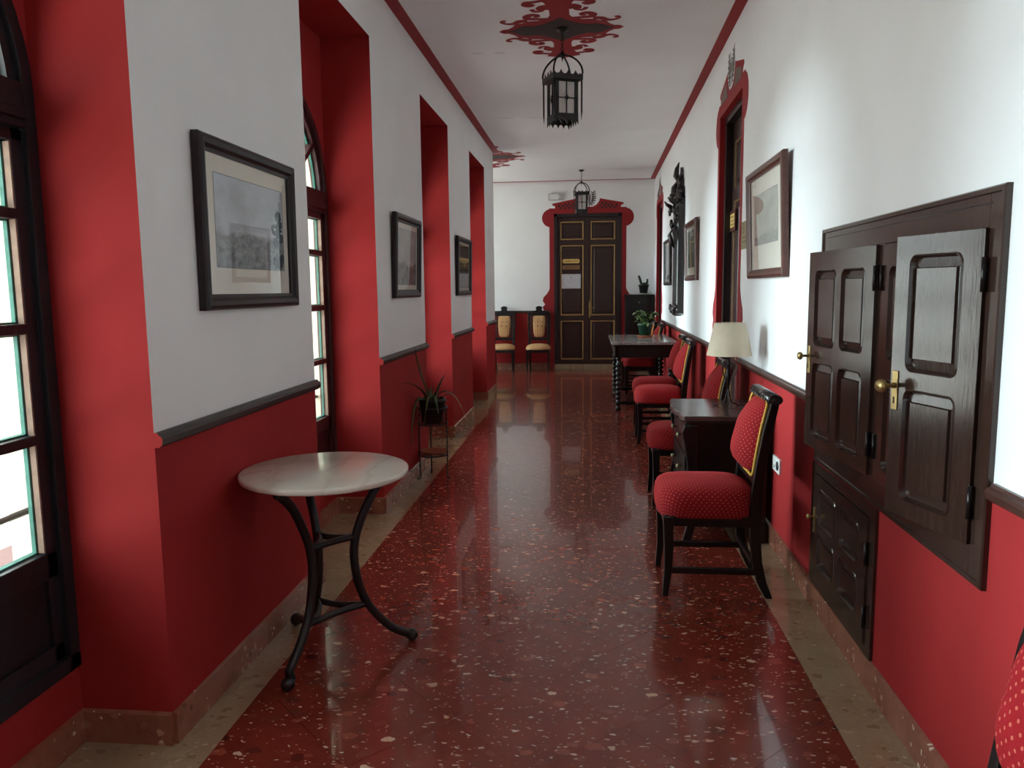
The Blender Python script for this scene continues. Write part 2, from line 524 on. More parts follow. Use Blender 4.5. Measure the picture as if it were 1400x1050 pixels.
    def build(s, name, mats, parent=None, loc=(0, 0, 0), rz=0.0, bevel=0.0, recalc=True, subsurf=0, rot=None):
        me = bpy.data.meshes.new(name)
        me.from_pydata([tuple(p) for p in s.v], [], s.f)
        if isinstance(mats, str): mats = [mats]
        for m in mats: me.materials.append(MATS[m])
        for p, mi, sm in zip(me.polygons, s.m, s.sm):
            p.material_index = mi; p.use_smooth = sm
        if s.uv:
            ul = me.uv_layers.new(name='uv')
            for lp in me.loops:
                ul.data[lp.index].uv = s.uv.get(lp.vertex_index, (0, 0))
        if recalc:
            bm = bmesh.new(); bm.from_mesh(me)
            bmesh.ops.recalc_face_normals(bm, faces=bm.faces[:])
            bm.to_mesh(me); bm.free()
        me.update()
        o = bpy.data.objects.new(name, me)
        COL.objects.link(o)
        o.location = loc
        o.rotation_euler = rot if rot else (0, 0, rz)
        if parent: o.parent = parent
        if bevel:
            b = o.modifiers.new('bevel', 'BEVEL'); b.width = bevel; b.segments = 2; b.limit_method = 'ANGLE'
        if subsurf:
            b = o.modifiers.new('sub', 'SUBSURF'); b.levels = subsurf; b.render_levels = subsurf
        return o

def tag(o, label, cat=None, group=None, kind=None):
    o['label'] = label
    if cat: o['category'] = cat
    if group: o['group'] = group
    if kind: o['kind'] = kind
    return o
def thing(name, label, cat, loc=(0, 0, 0), rz=0.0, group=None, kind=None, rx=0.0):
    o = bpy.data.objects.new(name, None)
    COL.objects.link(o)
    o.empty_display_size = 0.1
    o.location = loc; o.rotation_euler = (rx, 0, rz)
    return tag(o, label, cat, group, kind)
def dup(o, loc=None, rz=None, label=None, parent=None):
    c = o.copy(); COL.objects.link(c)
    if parent: c.parent = parent
    if loc is not None: c.location = loc
    if rz is not None: c.rotation_euler = (0, 0, rz)
    if label: c['label'] = label
    for ch in list(o.children):
        dup(ch, parent=c)
    return c
def arc(cx, cy, r, a0, a1, n):
    return [(cx + r * math.cos(a0 + (a1 - a0) * i / n), cy + r * math.sin(a0 + (a1 - a0) * i / n)) for i in range(n + 1)]
def smooth_path(pts, k=6):
    out = []; P = [Vector(p) for p in pts]; n = len(P)
    for i in range(n - 1):
        p0 = P[max(i - 1, 0)]; p1 = P[i]; p2 = P[i + 1]; p3 = P[min(i + 2, n - 1)]
        for j in range(k):
            t = j / k
            out.append(0.5 * ((2 * p1) + (p2 - p0) * t + (2 * p0 - 5 * p1 + 4 * p2 - p3) * t * t + (3 * p1 - p0 - 3 * p2 + p3) * t ** 3))
    out.append(P[-1])
    return out
RZL, RZR = PI / 2, -PI / 2 - ANG           # facing the left / the right wall
def on_left(y, z, off=0.0): return (XL + off, y, z)
def on_right(y, z, off=0.0): return (XR(y) - off, y, z)

# ------------------------------------------------------------------ room shell
# left wall: piers, recesses with arched openings
W = MB()      # mats: 0 white, 1 red, 2 cream plaster
for a, b in PIERS:
    W.quad((XL, a, 0), (XL, b, 0), (XL, b, ZD), (XL, a, ZD), 1)
    W.quad((XL, a, ZD), (XL, b, ZD), (XL, b, ZHEAD), (XL, a, ZHEAD), 0)
    W.quad((XL, a, ZHEAD), (XL, b, ZHEAD), (XL, b, ZC), (XL, a, ZC), 0)
    W.quad((XL, a, 0), (XREC, a, 0), (XREC, a, ZHEAD), (XL, a, ZHEAD), 1)
    if b < 11: W.quad((XL, b, 0), (XREC, b, 0), (XREC, b, ZHEAD), (XL, b, ZHEAD), 1)
    W.quad((XOUT, a, 0), (XOUT, b, 0), (XOUT, b, ZC), (XOUT, a, ZC), 2)
ARC_Z, SILL = 2.10, 0.27
def opening(m, xa, xb, a, b, mi_in, mi_out, mi_rev=2):
    yc = (a + b) / 2; r = (b - a) / 2 - 0.004
    pts = arc(yc, ARC_Z, r, PI, 0, 24)
    for X, mi in ((xa, mi_in), (xb, mi_out)):
        m.quad((X, a, 0), (X, b, 0), (X, b, SILL), (X, a, SILL), mi)
        m.quad((X, a, SILL), (X, yc - r, SILL), (X, yc - r, ARC_Z), (X, a, ARC_Z), mi)
        m.quad((X, b, SILL), (X, yc + r, SILL), (X, yc + r, ARC_Z), (X, b, ARC_Z), mi)
        m.quad((X, a, ARC_Z), (X, yc - r, ARC_Z), (X, yc - r, ZHEAD), (X, a, ZHEAD), mi)
        m.quad((X, b, ARC_Z), (X, yc + r, ARC_Z), (X, yc + r, ZHEAD), (X, b, ZHEAD), mi)
        m.quad((X, a, ZHEAD), (X, b, ZHEAD), (X, b, ZC), (X, a, ZC), mi)
        for p, q in zip(pts[:-1], pts[1:]):
            m.quad((X, p[0], p[1]), (X, q[0], q[1]), (X, q[0], ZHEAD), (X, p[0], ZHEAD), mi)
    loop = [(yc - r, SILL)] + pts + [(yc + r, SILL)]
    for p, q in zip(loop[:-1], loop[1:]):
        m.quad((xa, p[0], p[1]), (xa, q[0], q[1]), (xb, q[0], q[1]), (xb, p[0], p[1]), mi_rev)
    m.quad((xa, yc - r, SILL), (xa, yc + r, SILL), (xb, yc + r, SILL), (xb, yc - r, SILL), mi_rev)
for a, b in RECESS:
    W.quad((XL, a, ZHEAD), (XL, b, ZHEAD), (XL, b, ZC), (XL, a, ZC), 0)
    W.quad((XL, a, ZHEAD), (XL, b, ZHEAD), (XREC, b, ZHEAD), (XREC, a, ZHEAD), 1)
    opening(W, XREC, XOUT, a, b, 1, 2)
tag(W.build('wall_left', ['white_paint', 'red_paint', 'cream_plaster'], recalc=False), 'white left wall with red dado and deep red window recesses', 'wall', kind='structure')

# side hall past the last pier
H = MB()
HX = -3.4
H.quad((XL, 11.27, 0), (HX, 11.27, 0), (HX, 11.27, ZC), (XL, 11.27, ZC), 0)
ha, hb = HALL_W
for ya, yb in ((11.27, ha), (hb, YB)):
    H.quad((HX, ya, 0), (HX, yb, 0), (HX, yb, ZD), (HX, ya, ZD), 1)
    H.quad((HX, ya, ZD), (HX, yb, ZD), (HX, yb, ZC), (HX, ya, ZC), 0)
opening(H, HX, HX - 0.2, ha, hb, 0, 0)
tag(H.build('wall_side', ['white_paint', 'red_paint', 'cream_plaster'], recalc=False), 'white side hall wall hidden past the last pier', 'wall', kind='structure')

# right wall with two door openings, built along its own slightly slanted line
DOORS_R = [(5.80, 6.80, 2.90), (12.70, 13.72, 2.90)]
RW = MB()
ZDR = 0.975
def rw(y0, y1, z0, z1, mi): RW.quad((XR(y0), y0, z0), (XR(y1), y1, z0), (XR(y1), y1, z1), (XR(y0), y0, z1), mi)
ys = [Y0] + [v for d in DOORS_R for v in d[:2]] + [YB + 0.05]
for i in range(len(ys) - 1):
    a, b = ys[i], ys[i + 1]
    if i % 2 == 0:
        rw(a, b, 0, ZDR, 1); rw(a, b, ZDR, 2.90, 0)
    rw(a, b, 2.90, ZC, 0)
for a, b, h in DOORS_R:
    for y in (a, b):
        RW.quad((XR(y), y, 0), (XR(y) + 0.25, y, 0), (XR(y) + 0.25, y, h), (XR(y), y, h), 1)
    RW.quad((XR(a), a, h), (XR(b), b, h), (XR(b) + 0.25, b, h), (XR(a) + 0.25, a, h), 1)
    RW.quad((XR(a) + 0.25, a, 0), (XR(b) + 0.25, b, 0), (XR(b) + 0.25, b, h), (XR(a) + 0.25, a, h), 1)
tag(RW.build('wall_right', ['white_paint', 'red_paint'], recalc=False), 'white right wall with red dado, doors and wall cupboards', 'wall', kind='structure')

# end wall and the wall behind the camera
EW = MB()
for xa, xb in ((HX, -0.645), (0.585, 1.3)):
    EW.quad((xa, YB, 0), (xb, YB, 0), (xb, YB, 1.07), (xa, YB, 1.07), 1)
    EW.quad((xa, YB, 1.07), (xb, YB, 1.07), (xb, YB, ZC), (xa, YB, ZC), 0)
EW.quad((-0.645, YB, 2.857), (0.585, YB, 2.857), (0.585, YB, ZC), (-0.645, YB, ZC), 0)
EW.box(-0.645, YB + 0.14, 0, 0.585, YB + 0.16, 2.857, 1)
tag(EW.build('wall_back', ['white_paint', 'red_paint'], recalc=False), 'white end wall with red dado around the double door', 'wall', kind='structure')
FW = MB()
FW.quad((-2.0, Y0, 0), (1.3, Y0, 0), (1.3, Y0, ZD), (-2.0, Y0, ZD), 1)
FW.quad((-2.0, Y0, ZD), (1.3, Y0, ZD), (1.3, Y0, ZC), (-2.0, Y0, ZC), 0)
tag(FW.build('wall_front', ['white_paint', 'red_paint'], recalc=False), 'white wall with red dado closing the corridor behind the viewer', 'wall', kind='structure')

CE = MB()
CE.box(HX - 0.3, Y0 - 0.1, ZC, 1.5, YB + 0.1, ZC + 0.12)
ceil_ob = tag(CE.build('ceiling', 'ceiling_paint'), 'pale grey white plaster ceiling', 'ceiling', kind='structure')
for pts in ([(-0.98, 6.622), (-0.94, 6.63), (-0.91, 6.627), (-0.88, 6.635)], [(-0.79, 6.638), (-0.76, 6.64), (-0.73, 6.644), (-0.70, 6.65)], [(-1.04, 9.08), (-0.98, 9.085), (-0.92, 9.10), (-0.86, 9.107)], [(-0.75, 9.104), (-0.67, 9.12), (-0.59, 9.126), (-0.51, 9.141)]):
    MB().stroke(pts, [0.002, 0.007, 0.006, 0.002], 'xy', ZC - 0.0008, 0.0006).build('hairline_crack', 'grey_stencil', ceil_ob)

# floor: terrazzo laid as diagonal tiles between pale borders, every tile a piece
floor = MB().box(HX - 0.1, Y0 - 0.1, -0.12, 1.35, YB + 0.1, -0.012).build('floor', 'grout')
tag(floor, 'polished red terrazzo floor with pale borders', 'floor', kind='structure')
def clip(poly, nx, ny, d):
    out = []
    for i in range(len(poly)):
        p, q = poly[i], poly[(i + 1) % len(poly)]
        dp = nx * p[0] + ny * p[1] - d; dq = nx * q[0] + ny * q[1] - d
        if dp <= 0: out.append(p)
        if dp * dq < 0:
            t = dp / (dp - dq); out.append((p[0] + (q[0] - p[0]) * t, p[1] + (q[1] - p[1]) * t))
    return out
def area(p): return abs(sum(p[i][0] * p[(i + 1) % len(p)][1] - p[(i + 1) % len(p)][0] * p[i][1] for i in range(len(p)))) / 2
def shrink(poly, g):
    c = (sum(p[0] for p in poly) / len(poly), sum(p[1] for p in poly) / len(poly))
    pa = poly; out = poly
    # offset each edge inwards by clipping the polygon against its own edges
    s = sum(pa[i][0] * pa[(i + 1) % len(pa)][1] - pa[(i + 1) % len(pa)][0] * pa[i][1] for i in range(len(pa)))
    for i in range(len(pa)):
        p, q = pa[i], pa[(i + 1) % len(pa)]
        dx, dy = q[0] - p[0], q[1] - p[1]; L = math.hypot(dx, dy)
        if L < 1e-6: continue
        nx, ny = (dy / L, -dx / L) if s > 0 else (-dy / L, dx / L)
        out = clip(out, nx, ny, nx * p[0] + ny * p[1] - g)
        if len(out) < 3: return []
    return out
def lay(poly, name, mat, g=0.0006, tilt=0.0006):
    top = shrink(poly, g)
    if len(top) < 3 or area(top) < 0.002: return
    n = len(top)
    c = Vector((sum(p[0] for p in top) / n, sum(p[1] for p in top) / n, 0))
    tx, ty = random.uniform(-tilt, tilt), random.uniform(-tilt, tilt)
    vs = [(p[0] - c.x, p[1] - c.y, -0.012) for p in top] + [(p[0] - c.x, p[1] - c.y, tx * (p[0] - c.x) + ty * (p[1] - c.y)) for p in top]
    m = MB().add(vs, [tuple(range(n, 2 * n))] + [(i, (i + 1) % n, n + (i + 1) % n, n + i) for i in range(n)])
    m.build(name, mat, floor, loc=c)
TS = 0.595
U0, V0 = 2.035, 3.58
def tile_zone(x0, x1, y0, y1):
    ks = range(int((x0 + y0 - U0) / TS) - 2, int((x1 + y1 - U0) / TS) + 2)
    ms = range(int((y0 - x1 - V0) / TS) - 2, int((y1 - x0 - V0) / TS) + 2)
    for k in ks:
        for m in ms:
            q = []
            for du, dv in ((0, 0), (1, 0), (1, 1), (0, 1)):
                u = U0 + (k + du) * TS; v = V0 + (m + dv) * TS
                q.append(((u - v) / 2, (u + v) / 2))
            for nx, ny, d in ((-1, 0, -x0), (1, 0, x1), (0, -1, -y0), (0, 1, y1)):
                q = clip(q, nx, ny, d)
                if len(q) < 3: break
            if len(q) >= 3: lay(q, 'tile', 'red_terrazzo')
tile_zone(SL, SR, 0.9, YB - 0.16)
tile_zone(HX, SL, 11.27 + 0.16, YB - 0.16)
lay([(SL, Y0), (SR, Y0), (SR, 0.9), (SL, 0.9)], 'tile', 'red_terrazzo')
# borders
def border(x0, x1, ya, yb, step=0.8, name='border_slab'):
    y = ya
    while y < yb - 0.05:
        y2 = min(y + step, yb)
        lay([(x0, y), (x1, y), (x1, y2), (x0, y2)], name, 'pale_terrazzo')
        y = y2
border(SR, 1.19, Y0, YB)
border(XL - 0.02, SL, Y0, 11.27)
for a, b in RECESS:
    lay([(XREC - 0.02, a), (XL - 0.02, a), (XL - 0.02, b), (XREC - 0.02, b)], 'border_slab', 'pale_terrazzo')
lay([(HX, 11.27), (SL, 11.27), (SL, 11.43), (HX, 11.43)], 'border_slab', 'pale_terrazzo')
for x0 in (HX, -2.6, -1.8, -1.0, -0.2, 0.6):
    x1 = min(x0 + 0.8, SR)
    lay([(x0, YB - 0.16), (x1, YB - 0.16), (x1, YB), (x0, YB)], 'border_slab', 'pale_terrazzo')

# skirting of reddish stone, laid in lengths
def skirting(name, runs, label, h=0.112):
    base = thing(name, label, 'skirting', kind='structure')
    for (p, q, nx, ny) in runs:
        p = Vector(p); q = Vector(q); L = (q - p).length; n = max(1, round(L / 0.62)); d = (q - p) / L
        for i in range(n):
            a = p + d * (L * i / n + (0.0007 if i else 0)); b = p + d * (L * (i + 1) / n - (0.0007 if i < n - 1 else 0))
            t = random.uniform(0.013, 0.016)
            nn = Vector((nx, ny)) * t
            pts = [a, b, b + nn, a + nn]
            vs = [(v.x - a.x, v.y - a.y, 0) for v in pts] + [(v.x - a.x, v.y - a.y, h - (0.006 if k > 1 else 0)) for k, v in enumerate(pts)]
            MB().add(vs, [(0, 1, 2, 3), (4, 5, 6, 7), (0, 1, 5, 4), (1, 2, 6, 5), (2, 3, 7, 6), (3, 0, 4, 7)]).build('stone_slab', 'skirting_stone', base, loc=(a.x, a.y, 0))
runs = []
for i, (a, b) in enumerate(PIERS):
    runs.append(((XL, max(a, Y0)), (XL, b), 1, 0))
for a, b in RECESS:
    runs += [((XREC, a), (XL, a), 0, 1), ((XREC, b), (XL, b), 0, -1), ((XREC, a + 0.016), (XREC, b - 0.016), 1, 0)]
skirting('baseboard_left', runs, 'reddish stone skirting along the left piers and recesses')
skirting('baseboard_right', [((XR(Y0), Y0), (XR(2.80), 2.80), -1, 0), ((XR(2.80), 2.80), (XR(3.67), 3.67), -1, 0), ((XR(3.67), 3.67), (XR(5.70), 5.70), -1, 0), ((XR(6.9), 6.9), (XR(12.6), 12.6), -1, 0)], 'reddish stone skirting along the right wall')
skirting('baseboard_back', [((HX, YB), (-0.74, YB), 0, -1), ((0.68, YB), (1.17, YB), 0, -1)], 'reddish stone skirting along the end wall')

# dado rails
RAILP = [(0, -0.026), (0.014, -0.026), (0.024, -0.018), (0.027, 0.0), (0.022, 0.008), (0.014, 0.012), (0.010, 0.02), (0, 0.02)]
def rail(name, label, p, q, nx, ny, z, mat, sc=1.0, cap=None):
    m = MB(); k = len(RAILP); vs = []
    for e in (p, q):
        for o, dz in RAILP: vs.append((e[0] + nx * o * sc, e[1] + ny * o * sc, z + dz * sc))
    fs = [(i, (i + 1) % k, k + (i + 1) % k, k + i) for i in range(k)]
    fs += [tuple(range(k)), tuple(range(k, 2 * k))]
    m.add(vs, fs, 0)
    if cap:
        m.m[-2] = 1
    return tag(m.build(name, [mat, 'red_paint']), label, 'dado rail', kind='structure')
names = ['behind the viewer', 'beside the near window', 'under the largest left picture', 'behind the aloe stand', 'under the third left picture', 'on the last left pier']
for i, (a, b) in enumerate(PIERS):
    rail('trim_%d' % (i + 1), 'dark wooden dado rail %s, its near end painted red' % names[i], (XL, max(a, Y0)), (XL, b + 0.012), 1, 0, 1.036, 'dark_rail', 1.05, True)
rail('trim_7', 'brown dado rail on the right wall near the corner chair', (XR(Y0), Y0), (XR(2.04), 2.04), -1, 0, 0.972, 'brown_rail', 1.0)
rail('trim_8', 'brown dado rail between wall cupboards and first right door', (XR(3.61), 3.61), (XR(5.68), 5.68), -1, 0, 0.972, 'brown_rail', 1.0)
rail('trim_9', 'brown dado rail between the two right doors', (XR(6.95), 6.95), (XR(12.55), 12.55), -1, 0, 0.972, 'brown_rail', 1.0)
rail('trim_10', 'dark dado rail along the end wall left of door', (HX, YB), (-0.74, YB), 0, -1, 1.075, 'dark_rail', 1.0)
# painted red border on the ceiling
def band(name, label, pts):
    tag(MB().prism(pts, 'z', ZC - 0.003, ZC).build(name, 'red_stencil'), label, 'painted border', kind='structure')
band('trim_11', 'red painted ceiling border along the left wall', [(XL, Y0), (XL + 0.09, Y0), (XL + 0.09, 11.27), (XL, 11.27)])
band('trim_12', 'red painted ceiling border along the right wall', [(XR(Y0), Y0), (XR(YB), YB), (XR(YB) - 0.085, YB), (XR(Y0) - 0.085, Y0)])
band('trim_13', 'thin red painted ceiling border along the end wall', [(HX, YB - 0.07), (1.17, YB - 0.07), (1.17, YB), (HX, YB)])
tag(MB().box(XL - 0.03, 11.27, 0.12, XL, 11.28, ZC).build('trim_14', 'red_paint'), 'red painted corner edge at the end of the left wall', 'trim', kind='structure')

# ------------------------------------------------------------------ windows
def window(idx, a, b, label, X=XREC):
    yc = (a + b) / 2; w = (b - a) / 2 - 0.006
    root = thing('window_%d' % idx, label, 'window', (X, yc, 0), RZL, kind='structure')
    WD = 'window_wood_warm' if idx > 2 else 'window_wood'
    # fixed frame: jambs, sill rail, arch
    m = MB(); d0, d1 = -0.012, 0.075
    m.box(-w, d0, SILL, -w + 0.045, d1, ARC_Z); m.box(w - 0.045, d0, SILL, w, d1, ARC_Z)
    m.box(-w, d0, SILL, w, d1, SILL + 0.05)
    o_ = arc(0, ARC_Z, w, PI, 0, 24); i_ = arc(0, ARC_Z, w - 0.045, PI, 0, 24)
    for k in range(24):
        m.prism([o_[k], o_[k + 1], i_[k + 1], i_[k]], 'y', d0, d1)
    m.build('frame', WD, root)
    m = MB().box(-w + 0.045, d0, 1.995, w - 0.045, d1, 2.13)
    m.box(-w + 0.045, d0 - 0.012, 2.02, w - 0.045, d0, 2.05)
    m.build('transom', WD, root, bevel=0.004)
    # two casements
    zm = [1.74, 1.395, 1.05]
    for s in (-1, 1):
        x_out = s * (w - 0.047); x_in = s * 0.004
        x0, x1 = min(x_out, x_in), max(x_out, x_in)
        y0, y1 = 0.004, 0.05
        sb = MB()
        sb.box(x0, y0, SILL + 0.052, x0 + 0.048, y1, 1.993); sb.box(x1 - 0.048, y0, SILL + 0.052, x1, y1, 1.993)
        sb.box(x0, y0, 1.955, x1, y1, 1.993); sb.box(x0, y0, 0.60, x1, y1, 0.685); sb.box(x0, y0, SILL + 0.052, x1, y1, 0.38)
        for z in zm: sb.box(x0 + 0.04, y0, z - 0.016, x1 - 0.04, y1, z + 0.016)
        sash = sb.build('sash', WD, root, bevel=0.003)
        MB().box(x0 + 0.04, 0.018, 0.37, x1 - 0.04, 0.036, 0.61).build('panel', WD, sash, bevel=0.004)
        zs = [0.685] + zm[::-1] + [1.955]
        for k in range(4):
            za, zb = zs[k] + (0.016 if k else 0), zs[k + 1] - (0.016 if k < 3 else 0)
            MB().box(x0 + 0.046, 0.026, za - 0.002, x1 - 0.046, 0.030, zb + 0.002).build('pane', 'window_glass', sash)
        pt = MB()
        for k in range(4):
            za, zb = zs[k] + (0.016 if k else 0), zs[k + 1] - (0.016 if k < 3 else 0)
            for xx in (x0 + 0.048, x1 - 0.048 - 0.010):
                pt.box(xx, 0.031, za, xx + 0.010, 0.044, zb)
            pt.box(x0 + 0.048, 0.031, za, x1 - 0.048, 0.052, za + 0.006)
            pt.box(x0 + 0.048, 0.031, zb - 0.006, x1 - 0.048, 0.052, zb)
        pt.build('putty', 'green_putty', sash)
        rw_ = MB()
        for xx, sg in ((x0 + 0.048, 1), (x1 - 0.048, -1)):
            rw_.box(min(xx, xx + sg * 0.006), 0.006, 0.69, max(xx, xx + sg * 0.006), 0.025, 1.95)
        rw_.build('glazing_bead', 'raw_wood_edge', sash)
    # fanlight
    fr = MB(); r1 = w - 0.047; r2 = w - 0.085
    o_ = arc(0, ARC_Z, r1, PI, 0, 24); i_ = arc(0, ARC_Z, r2, PI, 0, 24)
    for k in range(24):
        fr.prism([(p[0], max(p[1], 2.13)) for p in (o_[k], o_[k + 1], i_[k + 1], i_[k])], 'y', 0.004, 0.05)
    for ang in (35, 90, 145):
        t = math.radians(ang); c, s_ = math.cos(t), math.sin(t); h = 0.016
        z0 = 0.03 / max(s_, 0.3)
        fr.prism([(c * z0 - s_ * h, ARC_Z + s_ * z0 + c * h), (c * z0 + s_ * h, ARC_Z + s_ * z0 - c * h), (c * r2 + s_ * h, ARC_Z + s_ * r2 - c * h), (c * r2 - s_ * h, ARC_Z + s_ * r2 + c * h)], 'y', 0.006, 0.048)
    fan = fr.build('fanlight', WD, root)
    for a0, a1 in ((4, 34), (36, 89), (91, 144), (146, 176)):
        pts = [(0.03 * math.cos(math.radians((a0 + a1) / 2)), ARC_Z + 0.03 * math.sin(math.radians((a0 + a1) / 2)))] + arc(0, ARC_Z, r2 + 0.004, math.radians(a0), math.radians(a1), 8)
        pts = [(p[0], max(p[1], 2.128)) for p in pts]
        MB().prism(pts, 'y', 0.026, 0.030).build('pane', 'window_glass', fan)
        ptt = MB()
        ar = arc(0, ARC_Z, r2, math.radians(a0), math.radians(a1), 8); ai = arc(0, ARC_Z, r2 - 0.016, math.radians(a0), math.radians(a1), 8)
        for k in range(8): ptt.prism([ar[k], ar[k + 1], ai[k + 1], ai[k]], 'y', 0.031, 0.044)
        ptt.build('putty', 'green_putty', fan)
    MB().tube([(-w - 0.02, 0.12, 0.80), (w + 0.02, 0.12, 0.80)], 0.011, 8).build('guard_bar', 'black_iron', root)
wl = ['arched window behind the viewer', 'tall arched window nearest the viewer at the left edge', 'tall arched window beyond the largest left picture', 'arched window in the third recess', 'arched window in the farthest recess']
for i, (a, b) in enumerate(RECESS):
    window(i + 1, a, b, wl[i])
window(6, HALL_W[0], HALL_W[1], 'arched window of the side hall past the last left pier', HX)

# ------------------------------------------------------------------ doors with painted surrounds
def surround(root, wd, h, dark_lat=True, yoff=-0.004, ped=True, low=True):
    """red painted architrave with ears and a broken trellis pediment; local, facing -y"""
    hw = wd / 2
    m = MB(); t0 = -0.003; t1 = 0.0
    b = 0.085
    m.box(-hw - b, t0, 0, -hw, t1, h); m.box(hw, t0, 0, hw + b, t1, h)
    m.box(-hw - b, t0, h, hw + b, t1, h + 0.10)
    for s in (-1, 1):
        k = wd / 1.235
        m.prism([(s * p[0], p[1]) for p in arc(hw + 0.055, h - 0.075, 0.165, -PI / 2 - 0.35, PI / 2 + 0.25, 16)] , 'y', t0 - 0.0004, t1)
        P = [(0.0, h + 0.08), (0.0, h + 0.112), (0.10, h + 0.120), (0.16, h + 0.155), (0.205, h + 0.21), (0.225, h + 0.27), (0.235, h + 0.262), (0.64, h + 0.185), (0.655, h + 0.16), (0.60, h + 0.135), (0.588, h + 0.07)]
        m.prism([(s * p[0] * k, p[1]) for p in P], 'y', t0 - 0.0008, t1)
        if low:
            m.prism([(s * (hw + p[0]), p[1]) for p in [(0, 1.0), (b, 1.07), (0.20, 1.10), (0.215, 1.16), (0.17, 1.21), (0.215, 1.27), (0.20, 1.34), (0.14, 1.40), (0.095, 1.47), (b - 0.01, 1.55), (0, 1.55)]], 'y', t0 - 0.0006, t1)
    sur = m.build('painted_surround', 'red_stencil', root)
    l = MB()
    k = wd / 1.235
    for s in (-1, 1):
        P = [(0.175, h + 0.085), (0.225, h + 0.14), (0.262, h + 0.205), (0.40, h + 0.185), (0.55, h + 0.158), (0.545, h + 0.085)]
        l.prism([(s * p[0] * k, p[1]) for p in P], 'y', t0 - 0.0022, t0 - 0.001)
    l.build('trellis', 'lattice_stencil' if dark_lat else 'lattice_stencil_grey', sur)
    c = MB()
    # laurel crest between the two halves of the pediment
    for s in (-1, 1):
        st = [(s * 0.02, h + 0.14), (s * 0.085, h + 0.20), (s * 0.11, h + 0.28), (s * 0.10, h + 0.37)]
        sp_ = smooth_path([(p[0], p[1], 0) for p in st], 5)
        c.stroke([(p.x, p.y) for p in sp_], [0.008] * len(sp_), 'xz', t0 - 0.002, 0.0015)
        for i in range(2, len(sp_), 2):
            p = sp_[i]
            for sd in (-1, 1):
                an = math.atan2(sp_[i].y - sp_[i - 1].y, sp_[i].x - sp_[i - 1].x) + sd * 0.8
                q = [(p.x + math.cos(an) * L_, p.y + math.sin(an) * L_) for L_ in (0, 0.02, 0.04, 0.06)]
                c.stroke(q, [0.004, 0.018, 0.016, 0.002], 'xz', t0 - 0.002, 0.0015)
    sh = [(-0.05, h + 0.33), (0.05, h + 0.33), (0.05, h + 0.25), (0.03, h + 0.21), (0, h + 0.19), (-0.03, h + 0.21), (-0.05, h + 0.25)]
    for i in range(len(sh)):
        a, b2 = sh[i], sh[(i + 1) % len(sh)]
        c.stroke([a, b2], [0.01, 0.01], 'xz', t0 - 0.002, 0.0015)
    for i in range(3):
        c.stroke([(-0.03 + 0.03 * i, h + 0.23), (-0.03 + 0.03 * i, h + 0.31)], [0.010, 0.014], 'xz', t0 - 0.002, 0.0015)
    c.build('painted_crest', 'black_stencil' if dark_lat else 'grey_stencil', sur)

